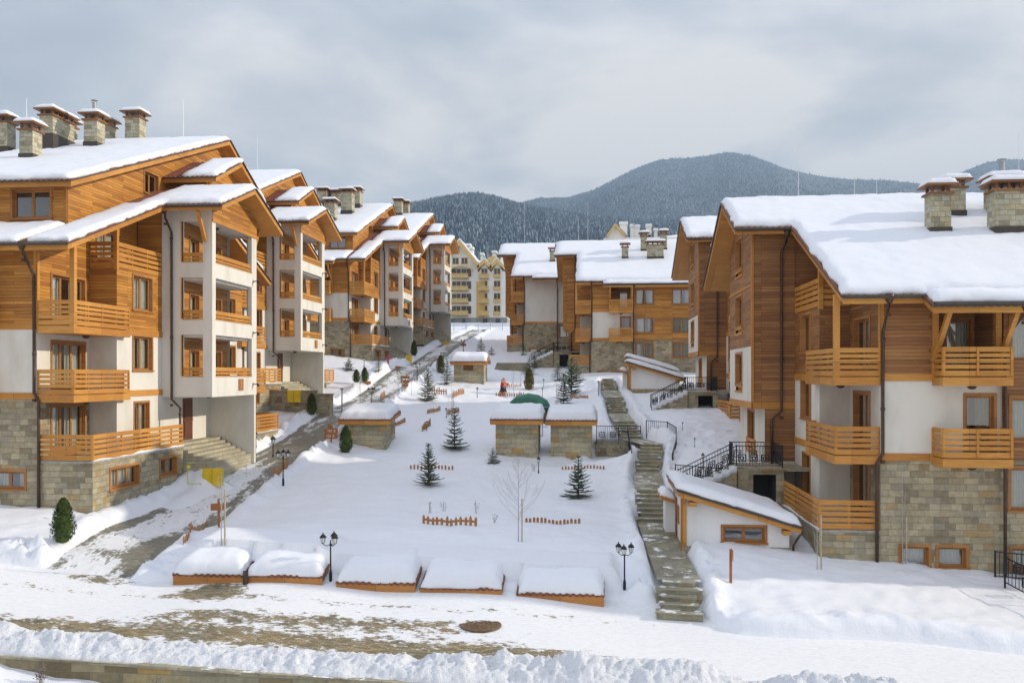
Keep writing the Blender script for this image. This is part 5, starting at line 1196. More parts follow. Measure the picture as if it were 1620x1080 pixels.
def thuja_meshes(h, r, seed, mat):
    R_ = random.Random(seed); cr = MB(); prof_ = lambda k: (math.sin(min(1, k * 2.2 + .35) * PI / 2)) * (1 - k ** 2.6) ** .75
    cr.lathe([(max(.01, r * .72 * prof_(k / 9)), h * k / 9) for k in range(10)], (0, 0, 0), 9)
    n = 1500
    for i in range(n):
        k = R_.random() ** .8; a = R_.uniform(0, 2 * PI); lob = 1 + .10 * math.sin(a * 5 + k * 9) + .06 * math.sin(a * 3 - k * 23)
        q = r * prof_(k) * R_.uniform(.78, 1.06) * lob; p = Vector((q * math.cos(a), q * math.sin(a), h * k)); o = Vector((math.cos(a), math.sin(a), R_.uniform(.8, 2.2))).normalized()
        s = Vector((-math.sin(a), math.cos(a), R_.uniform(-.6, .6))).normalized(); l = h * R_.uniform(.035, .07); w = l * .42
        cr.add([p - s * w * .4, p + s * w * .4, p + o * l * .6 + s * w, p + o * l, p + o * l * .6 - s * w], [(0, 1, 2, 3, 4)])
    tk = MB(); tk.tube([(0, 0, -.3), (0, 0, h * .3)], .04, 6)
    return [('trunk', tk.mesh('trunk', ['bark'])), ('crown', cr.mesh('crown', [mat]))]
TG = 'columnar thujas'
def thuja(px, py, hpx, wpx, lab, mat='thuja_leaf', d=None):
    x, y, z, d = gpix(px, py); return place('thuja_shrub', thuja_meshes(hpx * d / F, wpx / 2 * d / F, int(px), mat), x, y, z - .05, lab, 'thuja', TG)
thuja(100, 858, 68, 34, 'large dark thuja before the stone base of the nearest left house')
thuja(547, 715, 42, 21, 'thuja at the left corner of the hut beside the road')
thuja(493, 656, 33, 15, 'thuja right of the pair of yellow boxes'); thuja(564, 607, 20, 13, 'left thuja of the pair below the left slope'); thuja(577, 608, 22, 13, 'right thuja of the pair below the left slope')
thuja(837, 616, 33, 16, 'sunlit brownish thuja right of the person', 'thuja_brown'); thuja(697, 590, 28, 14, 'snow-flecked thuja behind a triple lamp, left of the farthest hut', 'thuja_brown'); thuja(655, 563, 24, 10, 'thuja right of the single yellow box')
def sapling_meshes(h, seed, nbr=11, spread=.35, lean=0, weep=False, fine=True, r0=.018):
    R_ = random.Random(seed); b = MB(); top = Vector((lean, 0, h))
    b.tube([(0, 0, -.2), (lean * .3, .02, h * .45), top], r0, 5, r1=.004); tw = MB()
    for i in range(nbr):
        k = .22 + .74 * i / nbr; p = Vector((lean * k, 0, h * k)); a = R_.uniform(0, 6.28); L_ = h * (1 - k) * R_.uniform(.45, .8) + .1
        d = Vector((math.cos(a) * spread, math.sin(a) * spread, 1 if not weep else .3)); e = p + d.normalized() * L_ if not weep else p + Vector((math.cos(a) * .35, math.sin(a) * .35, -h * .45 * R_.uniform(.5, 1)))
        mid = p.lerp(e, .5) + Vector((math.cos(a), math.sin(a), 0)) * L_ * .10 + Vector((0, 0, .25 if weep else 0))
        tw.tube([p, mid, e], .007, 4, r1=.003)
        for j in range(4 if fine else 0):
            q = p.lerp(e, R_.uniform(.3, .95)); a2 = a + R_.uniform(-1.3, 1.3); l2 = L_ * R_.uniform(.18, .4); tw.tube([q, q + Vector((math.cos(a2) * .45, math.sin(a2) * .45, .8 if not weep else -.7)) * l2], .0035, 3, r1=.002)
    return [('trunk', b.mesh('trunk', ['birch_bark'])), ('crown', tw.mesh('crown', ['birch_bark']))]
SG = 'bare saplings tied to stakes'
def sapling(px, py, hpx, lab, stake=.55, **kw):
    x, y, z, d = gpix(px, py); h = hpx * d / F; t = place('bare_sapling', sapling_meshes(h, int(px), **kw), x, y, z, lab, 'sapling', SG)
    if stake:
        b = MB(); b.beam((.13, 0, -.2), (.13, 0, h * stake), .045, .045); b.build('stake', 'stake_wood', t)
    return t
sapling(820, 857, 135, 'bare birch with spreading twigs in the middle of the courtyard snow', .5, nbr=22, spread=.8, r0=.02)
sapling(350, 853, 105, 'bare sapling with a stake beside the single-arrow signpost', .75, nbr=10, spread=.25)
sapling(1293, 901, 90, 'pale staked sapling left of the corner of the right house terrace', .95, nbr=3, spread=.2, fine=False)
sapling(1428, 893, 150, 'tall pale staked sapling before the stone wall of the right house', .5, nbr=7, spread=.16, r0=.022)
sapling(714, 660, 48, 'small weeping sapling by the picket panels in mid courtyard', .9, nbr=9, weep=True)
sapling(570, 650, 48, 'thin bare sapling right behind the hut beside the road', 0, nbr=9, spread=.3); sapling(880, 648, 45, 'thin staked sapling right of the dark fir clump', .6, nbr=5, spread=.15)
sapling(812, 640, 60, 'thin bare sapling between the person and the slide', .3, nbr=5, spread=.12, fine=False); sapling(824, 612, 40, 'thin bare sapling behind the long picket row near the person', 0, nbr=4, spread=.1, fine=False)
sapling(651, 625, 32, 'thin bare sapling on the snow right of the road signs', 0, nbr=3, spread=.1, fine=False)
def weeds(px, py, hpx, lab, n=7, mat='bark'):
    x, y, z, d = gpix(px, py); h = hpx * d / F; b = MB()
    for i in range(n):
        a = rnd.uniform(0, 6.28); e = Vector((math.cos(a) * h * .45 * rnd.random(), math.sin(a) * .3 * h * rnd.random(), h * rnd.uniform(.6, 1))); q = Vector((rv(.08), rv(.05), -.05)); b.tube([q, q.lerp(e, .6) + Vector((rv(.04), 0, 0)), e], .007, 4, r1=.003)
        b.lathe([(.004, -.02), (.016, 0), (.004, .03)], tuple(e), 5)
        for j in range(3): s = q.lerp(e, rnd.uniform(.4, .9)); b.tube([s, s + Vector((rv(.12), rv(.08), .1)) * (h / .6)], .004, 3)
    o = b.build('dry_shrub', mat, None, 1, False, (x, y, z)); tag(o, lab, 'dry shrub', 'dry stems poking through the snow')
for q in [(200, 1078, 46, 0), (845, 1079, 1, 0)][:1]: pass
def weeds_at(X, Y, h, lab, n):
    global gpix
    z = gz(X, Y); b = MB()
    for i in range(n):
        a = rnd.uniform(0, 6.28); e = Vector((math.cos(a) * h * .5 * rnd.random(), math.sin(a) * .3 * h * rnd.random(), h * rnd.uniform(.6, 1))); q = Vector((rv(.06), rv(.05), -.1)); b.tube([q, q.lerp(e, .6) + Vector((rv(.04), 0, 0)), e], .006, 4, r1=.003)
        for j in range(6): s = q.lerp(e, rnd.uniform(.4, 1)); u = s + Vector((rv(.1), rv(.06), .05)); b.tube([s, u], .003, 3); b.lathe([(.003, -.015), (.013, 0), (.003, .02)], tuple(u), 5)
    tag(b.build('dry_shrub', 'bark', None, 1, False, (X, Y, z)), lab, 'dry shrub', 'dry stems poking through the snow')
x, y, z = cam_xyz(55, 1078, 21.0); weeds_at(x, 20.1, .45, 'dry shrub with dark buds below the retaining wall at bottom left', 12)
x, y, z = cam_xyz(232, 1082, 20.6); weeds_at(x, 20.15, .42, 'dry brown stems against the retaining wall, right of the other wall shrub', 8)
for px, py, h, lab in [(681, 812, 20, 'dry stem left behind the middle picket fence'), (702, 808, 18, 'forked dry stem behind the middle picket fence'), (751, 812, 20, 'dry stems right behind the middle picket fence'), (784, 826, 14, 'short dry twigs left of the bare birch'), (845, 745, 14, 'short dry twigs left of the bollard light by the gap'), (1180, 1079, 1, '')][:5]: weeds(px, py, h, lab, 4)
# ------------------------------------------------------------------ lamps
def lantern(b, g, x, y, z, s=1.0):
    b.lathe([(.03 * s, -.19 * s), (.075 * s, -.17 * s), (.08 * s, -.155 * s)], (x, y, z), 6); g.lathe([(.07 * s, -.155 * s), (.115 * s, .06 * s)], (x, y, z), 6)
    b.lathe([(.165 * s, .06 * s), (.15 * s, .09 * s), (.07 * s, .19 * s), (.03 * s, .21 * s), (.02 * s, .27 * s), (.005, .30 * s)], (x, y, z), 6)
    for k in range(6):
        t = 2 * PI * (k + .5) / 6; b.beam((x + .072 * s * math.cos(t), y + .072 * s * math.sin(t), z - .155 * s), (x + .118 * s * math.cos(t), y + .118 * s * math.sin(t), z + .06 * s), .014 * s, .014 * s)
def triple_meshes(h):
    p = MB(); p.lathe([(.075, -.6), (.075, .35), (.06, .4), (.065, .45), (.04, .5), (.035, h - .55), (.055, h - .5), (.055, h - .42), (.03, h - .38), (.025, h - .25)], (0, 0, 0), 8); hd = []
    for k in range(3):
        a = math.radians(200 + 120 * k); dx, dy = math.cos(a) * .36, math.sin(a) * .36
        p.tube([(0, 0, h - .45), (dx * .5, dy * .5, h - .52), (dx, dy, h - .42), (dx, dy, h - .30)], .02, 5)
        b, g = MB(), MB(); lantern(b, g, dx, dy, h - .18, 1.12); hd.append((b.mesh('lantern', ['iron']), g.mesh('lantern_glass', ['lamp_glass'])))
    return p.mesh('post', ['iron'], smooth=False), hd
TM = triple_meshes(2.2)
def triple(px, py, hpx, lab, rz=0, bury=None):
    x, y, z, d = gpix(px, py); t = thing('street_lamp', lab, 'street lamp', (x, y, z), rz, 'triple lantern street lamps'); h = hpx * d / F; s = h / 2.2
    t.scale = (min(max(s, .66), 1.2),) * 3
    link('post', TM[0], t)
    for b, g in TM[1]: o = link('lantern', b, t); link('lantern_glass', g, o)
    return t
triple(523, 922, 72, 'triple lantern post between the second and middle low sheds'); triple(988, 934, 66, 'triple lantern post left of the lowest stone steps', 1.1)
triple(448, 768, 54, 'triple lantern post by the small picket fence at the road bend', .5); triple(588, 646, 25, 'triple lantern post by the road, left of the thin sapling', .2); triple(660, 606, 26, 'triple lantern post right of the double road signs', .8); triple(701, 580, 20, 'triple lantern post beside the snow-flecked thuja', .3); triple(733, 557, 19, 'triple lantern post with a cross sign near the road top')
def single_meshes(h, s):
    p = MB(); p.lathe([(.045, -.4), (.045, .15), (.028, .2), (.028, h - .3), (.04, h - .25)], (0, 0, 0), 8); b, g = MB(), MB(); lantern(b, g, 0, 0, h - .12, s); return p.mesh('post', ['iron']), b.mesh('lantern', ['iron']), g.mesh('lantern_glass', ['lamp_glass'])
SM = single_meshes(1.0, .9)
def bollard(px, py, hpx, lab):
    x, y, z, d = gpix(px, py); t = thing('garden_lamp', lab, 'garden lamp', (x, y, z), 0, 'small single garden lamps'); h = hpx * d / F
    t.scale = (h,) * 3; link('post', SM[0], t); o = link('lantern', SM[1], t); link('lantern_glass', SM[2], o); return t
for a in [(852, 749, 24, 'small lamp between the two huts by the gap'), (755, 629, 15, 'small lamp on the snow left of the person'), (858, 627, 13, 'nearer small lamp left of the fir clump'), (860, 613, 12, 'farther small lamp left of the fir clump'), (706, 662, 15, 'small lamp beside the picket panels in mid courtyard'), (675, 681, 14, 'small lamp by the short picket panel left of centre'),
          (1112, 745, 22, 'small lamp before the railing of the nearest entrance bridge'), (1080, 680, 11, 'upper small lamp in the trampled snow hollow'), (1099, 708, 13, 'lower small lamp in the trampled snow hollow'), (1050, 632, 16, 'small lamp before the railing of the bridge above the hollow'), (432, 725, 32, 'small lamp at the foot of the entrance steps of the nearest left house'), (405, 709, 22, 'small lamp before the terrace of the nearest left house'), (576, 582, 16, 'small lamp below the stone base of the third left house'),
          (108, 820, 18, 'small lamp half hidden behind the large thuja')]: bollard(*a)
def pole(px, py, hpx, lab):
    x, y, z, d = gpix(px, py); b = MB(); h = hpx * d / F; b.tube([(0, 0, -.2), (0, 0, h)], .05, 6); b.box(-.09, .09, -.09, .09, h, h + .16); tag(b.build('grey_post', 'galvanised', None, 1, False, (x, y, z)), lab, 'post', 'plain grey posts')
pole(541, 655, 38, 'plain grey post beside the road above the hut'); pole(947, 626, 18, 'plain grey post left of the upper stone steps'); pole(636, 617, 16, 'short brown post at the kerb by the double road signs')
# ------------------------------------------------------------------ picket fences
def fence(pa, pb, hp, lab, mat='picket_wood', mode='points', gap=.20):
    xa, ya, za, da = gpix(*pa); xb, yb, zb, db = gpix(*pb); a, e = Vector((xa, ya, 0)), Vector((xb, yb, 0)); L_ = (e - a).length; n = max(3, round(L_ / gap)); h = hp * (da + db) / 2 / F
    t = thing('picket_fence', lab, 'picket fence', (xa, ya, za), group='low picket fences in the snow'); o = Vector((xa, ya, za)); d = (e - a).normalized(); R_ = random.Random(int(pa[0]))
    rl = MB()
    if mode != 'tips':
        prev = None
        for k in range(7):
            q = a.lerp(e, k / 6); q.z = gz(q.x, q.y) + h * .45; q = q - o
            if prev: rl.beam(prev, q, .03, .09)
            prev = q
        rl.build('rail', mat, t)
    for k in range(n + 1):
        q = a.lerp(e, k / n); z = gz(q.x, q.y); hh = h * R_.uniform(.75, 1.08); wv = .05
        b = MB(); b.beam((0, 0, -.3), (0, 0, hh), .022, .022) if False else None
        u = d * wv; nrm = Vector((d.y, -d.x, 0)) * .014; tl = d * R_.uniform(-.08, .08) * hh
        v = []
        for s in (-1, 1):
            for dx, z_ in ((-1, -.3), (1, -.3), (1, hh * .78), (.0, hh), (-1, hh * .78)):
                v.append(u * dx + nrm * s + tl * max(0, z_) / max(hh, .01) + Vector((0, 0, z_)))
        b.add(v, [(4, 3, 2, 1, 0), (5, 6, 7, 8, 9), (0, 1, 6, 5), (1, 2, 7, 6), (2, 3, 8, 7), (3, 4, 9, 8), (4, 0, 5, 9)])
        b.build('picket', mat, t, 1, False, (q.x - o.x, q.y - o.y, z - o.z))
fence((290, 861), (327, 832), 12, 'orange picket fence at the road side by the single-arrow signpost'); fence((432, 755), (456, 737), 15, 'orange picket fence behind the triple lantern at the road bend')
fence((670, 828), (752, 832), 15, 'orange picket fence standing well clear of the snow in mid courtyard'); fence((833, 826), (916, 828), 8, 'row of picket tips buried in snow right of the bare birch', mode='tips', gap=.16)
fence((650, 742), (716, 743), 8, 'buried picket row behind the first young fir', mode='tips'); fence((890, 743), (955, 743), 6, 'buried picket row behind the fir near the stairs', mode='tips'); fence((676, 623), (706, 625), 12, 'picket fence around the snow-laden fir'); fence((716, 630), (734, 623), 10, 'short picket panel right of the snow-laden fir')
fence((626, 675), (641, 668), 8, 'short picket panel right of the hut beside the road'); fence((668, 683), (681, 673), 12, 'slanted picket panel beside a small lamp'); fence((676, 655), (696, 650), 8, 'short picket row left of the weeping sapling'); fence((708, 657), (726, 652), 10, 'orange picket panel beside the weeping sapling')
fence((785, 626), (828, 627), 6, 'nearer picket row at the feet of the person', mode='tips'); fence((803, 613), (824, 612), 6, 'farther picket row behind the person', mode='tips'); fence((902, 630), (930, 630), 5, 'buried picket row below the fir clump', mode='tips'); fence((602, 634), (609, 630), 12, 'picket end by the road near a triple lantern', gap=.25); fence((1023, 868), (1033, 896), 11, 'picket fence along the left edge of the lowest landing')
# ------------------------------------------------------------------ signposts
def text(parent, s, size, loc, rot, mat='letter_white'):
    c = bpy.data.curves.new('lettering_curve', 'FONT'); c.body = s; c.size = size; c.extrude = .004; c.align_x = 'CENTER'; c.align_y = 'CENTER'; c.materials.append(MAT[mat]); tmp = bpy.data.objects.new('lettering_tmp', c); me = bpy.data.meshes.new_from_object(tmp); me.name = 'lettering'; bpy.data.objects.remove(tmp); o = link('lettering', me, parent, loc); o.rotation_euler = rot; return o
def arrow(t, z, w, h, right, txt, rz, y=-.05):
    b = MB(); s = 1 if right else -1
    p = [(-w / 2 * s, -h / 2), (w / 2 * .72 * s, -h / 2), (w / 2 * .72 * s, -h * .62), (w / 2 * 1.15 * s, 0), (w / 2 * .72 * s, h * .62), (w / 2 * .72 * s, h / 2), (-w / 2 * s, h / 2)]; v = [(a, y - .015, q) for a, q in p] + [(a, y + .015, q) for a, q in p]
    b.add(v, [tuple(range(7)), tuple(range(13, 6, -1))] + [(k, k + 7, (k + 1) % 7 + 7, (k + 1) % 7) for k in range(7)])
    o = b.build('arrow_board', 'sign_wood', t); o.location = (0, 0, z); o.rotation_euler = (0, 0, rz)
    if txt: text(o, txt, h * .72, (-.03 * s, y - .02, 0), (PI / 2, 0, 0))
    return o
def signpost(px, py, hpx, lab, boards_):
    x, y, z, d = gpix(px, py); t = thing('signpost', lab, 'signpost', (x, y, z), 0, 'wooden arrow signposts'); h = hpx * d / F
    b = MB(); b.beam((0, 0, -.3), (0, 0, h), .08, .08); b.build('post', 'sign_wood', t)
    for k, w, hh, right, txt, rz in boards_: arrow(t, h * k, w * d / F, hh * d / F, right, txt, rz)
signpost(346, 834, 45, 'signpost with one short arrow board beside the lower road', [(.72, 24, 11, True, '', .35)])
signpost(524, 698, 26, 'signpost with two lettered arrow boards left of the hut beside the road', [(.62, 22, 8, False, '101 B', 0), (.30, 22, 8, True, '101 A', 0), (.88, 18, 7, True, '', -.9)])
signpost(641, 615, 20, 'signpost with stacked arrow boards pointing along the road', [(.88, 15, 4, False, '', 0), (.55, 14, 5, True, '', 0), (.25, 9, 5, True, '', .3)])
signpost(1156, 921, 53, 'lone signpost seen edge-on in the snow below the white hut', [(.80, 9, 14, True, '', 1.2)])
signpost(733, 556, 14, 'far crossed signpost at the top of the road', [(.75, 9, 4, True, '', 0)])
signpost(629, 588, 9, 'small board sign on the left slope beside the road', [(.7, 8, 5, True, '', .5)]); signpost(582, 612, 7, 'low board sign below the left thuja pair', [(.6, 9, 5, False, '', .5)])
# ------------------------------------------------------------------ yellow gas boxes
def gasbox(px, py, d, w, h, n, lab, wall=None):
    x, y, z = cam_xyz(px, py, d); z = z if wall else gz(x, y) - .22; t = thing('gas_box', lab, 'gas cabinet', (x, y, z), 0, 'yellow gas cabinets')
    for k in range(n):
        b = MB(); x0 = (k - n / 2) * w; b.box(x0 + .01, x0 + w - .01, -.2, .05, 0, h); o = b.build('cabinet', 'yellow_box', t); b = MB(); b.box(x0 + .05, x0 + w - .05, -.215, -.2, .05, h - .05); b.box(x0 + w * .3, x0 + w * .7, -.225, -.215, h * .55, h * .7); dr = b.build('cabinet_door', 'yellow_box', o)
    b = MB(); b.tube([(-.1, -.05, 0), (-.1, -.05, -.3), (.25, -.05, -.34)], .022, 6); b.build('gas_pipe', 'yellow_pipe', t)
x, y, z = cam_xyz(462, 640, 63.5)
lw = thing('planter_wall', 'low stone wall carrying the pair of yellow boxes, before the second left house', 'wall', (-21.5, 62.6, -2.0)); b = MB(); b.box(-3.0, 1.4, -1.05, .3, -2, .78); b.box(1.4, 2.6, -.6, .3, -2, .55); b.build('stone_face', 'stone_wall', lw); b = MB(); b.box(-3.05, 1.45, -1.1, .35, .78, .85); b.box(1.45, 2.65, -.65, .35, .55, .62); b.build('coping', 'stone_step', lw)
x, y, z = cam_xyz(466, 636, 63.0); gasbox(466, 636, 63.0, .47, .85, 2, 'pair of yellow gas boxes on the low wall behind the thuja', True)
gasbox(338, 751, 43.6, .5, .85, 2, 'yellow gas boxes half buried in snow at the nearest left house'); gasbox(647, 564, 98, .6, .9, 1, 'single yellow gas box before the third left house'); gasbox(706, 537, 124, .8, .7, 1, 'far yellow gas box at the uppermost left house')
b = MB(); x, y, z = cam_xyz(297, 765, 43.2)
b.tube([(x, y, z), (x, y, z + .8), (x, y, z + 1.0), (x + .25, y, z + 1.05), (x + .35, y, z + 1.05)], .022, 6); b.tube([(x, y, z), (x + .7, y, z + .02)], .022, 6); b.lathe([(.05, 0), (.1, .02), (.1, .14), (.04, .16)], (x + .02, y, z + .75), 8); tag(b.build('gas_pipe', 'yellow_pipe'), 'thin yellow gas pipe with a meter at the corner of the nearest left terrace', 'gas pipe')
# ------------------------------------------------------------------ playground, person, manhole and the like
x, y, z, d = gpix(846, 664); sl_ = thing('tube_slide', 'green curved tube slide behind the gap between the two huts', 'slide', (x, y, z + .22)); b = MB()
pts = [Vector((-1.55, .5, .75)), Vector((-1.1, .3, 1.12)), Vector((-.45, .1, 1.28)), Vector((.15, 0, 1.18)), Vector((.62, -.1, .9)), Vector((.85, -.2, .5)), Vector((.72, -.3, .05)), Vector((.45, -.4, -.25))]
b.tube(pts, .40, 14); b.build('tube', 'slide_green', sl_, 1, True); b = MB()
for q in pts[1:-1:1]: b.lathe([(.42, -.03), (.43, 0), (.42, .03)], tuple(q), 14) if False else None
b.tube([(-1.3, .4, .8), (-1.3, .4, -.6)], .04, 6); b.build('support_post', 'galvanised', sl_)
x, y, z, d = gpix(858, 690); go_ = thing('metal_pole', 'metal pole with cross arms standing in the gap between the huts', 'pole', (x, y, z)); b = MB(); b.tube([(0, 0, -.2), (0, 0, 2.05)], .035, 6); b.build('upright', 'galvanised', go_); b = MB(); b.tube([(-1.1, 0, 1.45), (0, 0, 1.55)], .018, 5); b.tube([(0, 0, 1.92), (.55, 0, 1.88)], .018, 5); b.tube([(-.5, 0, .0), (0, 0, .0)], .03, 5); b.tube([(-.55, 0, .55), (0, .0, .62), (.4, 0, .55)], .018, 5); b.build('cross_arm', 'galvanised', go_)
x, y, z, d = gpix(760, 994); mh = thing('manhole_cover', 'round rusty manhole cover in the snowy street', 'manhole cover', (x, y, float(street_z(np.array([x]), np.array([y]))[0]) + .02)); b = MB()
b.lathe([(.62, -.05), (.62, .006), (.50, .012), (.50, .004), (.47, .004), (.47, .012), (0.02, .014)], (0, 0, 0), 28); b.build('frame', 'rust', mh) if 'rust' in MAT else None
simple('rust', (.16, .10, .055), .85, .2, .35, 9); b.build('iron_ring', 'rust', mh); b = MB()
for r in (.12, .24, .36): b.lathe([(r - .025, .012), (r - .025, .024), (r + .025, .024), (r + .025, .012)], (0, 0, 0), 28)
for k in range(12): a = k * PI / 6; b.beam((.14 * math.cos(a), .14 * math.sin(a), .018), (.45 * math.cos(a), .45 * math.sin(a), .018), .03, .014)
b.build('cover_pattern', 'rust', mh)
b = MB(); x, y, z, d = gpix(614, 576); b.tube([(0, 0, -.2), (0, 0, .7)], .09, 8); b.box(-.16, .16, -.1, .1, .55, .8); tag(b.build('magenta_post', 'magenta_paint', None, 1, False, (x, y, z)), 'short magenta post on the left slope beside a sparse fir', 'post')
def person(px, py, hpx):
    x, y, z, d = gpix(px, py); h = hpx * d / F; s = h / 1.74; t = thing('person', 'person in a red hooded jacket and dark trousers walking right through the snow', 'person', (x, y, z - .04)); t.scale = (s, s, s)
    J = {'pel': (0, 0, .93, .15), 'wst': (.01, 0, 1.08, .14), 'chs': (.03, 0, 1.28, .165), 'nk': (.05, 0, 1.46, .065), 'hd': (.075, 0, 1.57, .085), 'ht': (.075, 0, 1.70, .06),
         'hl': (0, -.09, .88, .095), 'kl': (.17, -.1, .50, .065), 'al': (.12, -.1, .09, .045), 'tl': (.27, -.1, .04, .035), 'hr': (0, .09, .88, .095), 'kr': (-.08, .1, .49, .065), 'ar': (-.32, .1, .13, .045), 'tr': (-.22, .1, .04, .035),
         'sl': (.03, -.19, 1.38, .065), 'el': (-.06, -.27, 1.12, .05), 'wl': (.12, -.25, .93, .034), 'pl': (.18, -.24, .89, .034), 'sr': (.03, .19, 1.38, .065), 'er': (.10, .26, 1.13, .05), 'wr': (.32, .22, 1.04, .034), 'pr': (.39, .21, 1.02, .034)}
    E = [('pel', 'wst'), ('wst', 'chs'), ('chs', 'nk'), ('nk', 'hd'), ('hd', 'ht'), ('pel', 'hl'), ('hl', 'kl'), ('kl', 'al'), ('al', 'tl'), ('pel', 'hr'), ('hr', 'kr'), ('kr', 'ar'), ('ar', 'tr'), ('chs', 'sl'), ('sl', 'el'), ('el', 'wl'), ('wl', 'pl'), ('chs', 'sr'), ('sr', 'er'), ('er', 'wr'), ('wr', 'pr')]
    def skin(nm, keys, edges, grow, mat, par, root):
        ks = list(keys); me = bpy.data.meshes.new(nm); me.from_pydata([J[k][:3] for k in ks], [(ks.index(a), ks.index(b)) for a, b in edges], []); o = link(nm, me, par); o.modifiers.new('skin', 'SKIN'); 
        sv_ = me.skin_vertices[0].data if me.skin_vertices else None
        if sv_ is None:
            bm = bmesh.new(); bm.from_mesh(me); lay = bm.verts.layers.skin.verify()
            for k, v in zip(ks, bm.verts): v[lay].radius = (J[k][3] * grow,) * 2; v[lay].use_root = k == root
            bm.to_mesh(me); bm.free()
        ss = o.modifiers.new('sub', 'SUBSURF'); ss.levels = 2; ss.render_levels = 2; me.materials.append(MAT[mat]); return o
    # fingers and thumbs as extra joints on each palm
    for sd, sg in (('l', -1), ('r', 1)):
        P = Vector(J['p' + sd][:3]); fwd = Vector((.07, 0, -.05)) if sd == 'l' else Vector((.085, 0, -.02))
        for f in range(4):
            J[f'f{sd}{f}a'] = (*(P + fwd * .55 + Vector((0, (f - 1.5) * .02, .004 * f))), .011); J[f'f{sd}{f}b'] = (*(P + fwd * (1.0 - .08 * abs(f - 1.4)) + Vector((-.005, (f - 1.5) * .021, -.022))), .009); E += [('p' + sd, f'f{sd}{f}a'), (f'f{sd}{f}a', f'f{sd}{f}b')]
        J[f't{sd}a'] = (*(P + Vector((.02, -.035 * sg, .015))), .012); J[f't{sd}b'] = (*(P + Vector((.055, -.04 * sg, -.01))), .010); E += [('p' + sd, f't{sd}a'), (f't{sd}a', f't{sd}b')]
    skin('body', J.keys(), E, 1.0, 'skin', t, 'pel')
    jk = ['pel', 'wst', 'chs', 'nk', 'sl', 'el', 'wl', 'sr', 'er', 'wr']; jo = skin('jacket', jk, [e for e in E if e[0] in jk and e[1] in jk], 1.22, 'red_cloth', t, 'pel')
    tk = ['pel', 'hl', 'kl', 'al', 'hr', 'kr', 'ar']; skin('trousers', tk, [e for e in E if e[0] in tk and e[1] in tk], 1.16, 'dark_cloth', t, 'pel')
    for k in ('l', 'r'):
        b = MB(); a, e = Vector(J['a' + k][:3]), Vector(J['t' + k][:3]); dd = (e - a); b.tube([a + Vector((-.04, 0, -.02)), a.lerp(e, .5) + Vector((0, 0, -.0)), e + dd.normalized() * .06], .062, 8, r1=.045); b.build('boot', 'rubber', t, 1, True)
    b = MB(); c = Vector((.065, 0, 1.60)); b.lathe([(.10, -.14), (.125, -.04), (.125, .04), (.10, .11), (.04, .145)], c - Vector((.02, 0, 0)), 10); b.build('hair', 'hair', t, 1, True)
    b = MB(); b.lathe([(.075, -.10), (.088, -.02), (.085, .05), (.05, .09)], c + Vector((.035, 0, -.01)), 10); b.add([c + Vector((.12, -.016, -.03)), c + Vector((.12, .016, -.03)), c + Vector((.15, 0, -.035)), c + Vector((.12, 0, .02))], [(0, 1, 2), (0, 2, 3), (1, 3, 2)])
    fo = b.build('face', 'skin', t, 1, True); b = MB()
    for s_ in (-1, 1): b.lathe([(.004, -.008), (.012, 0), (.004, .008)], c + Vector((.118, .034 * s_, .01)), 6)
    b.box(c.x + .112, c.x + .124, -.025, .025, c.z - .068, c.z - .06); b.build('eyes_and_mouth', 'rubber', fo)
person(796, 625, 27.5)
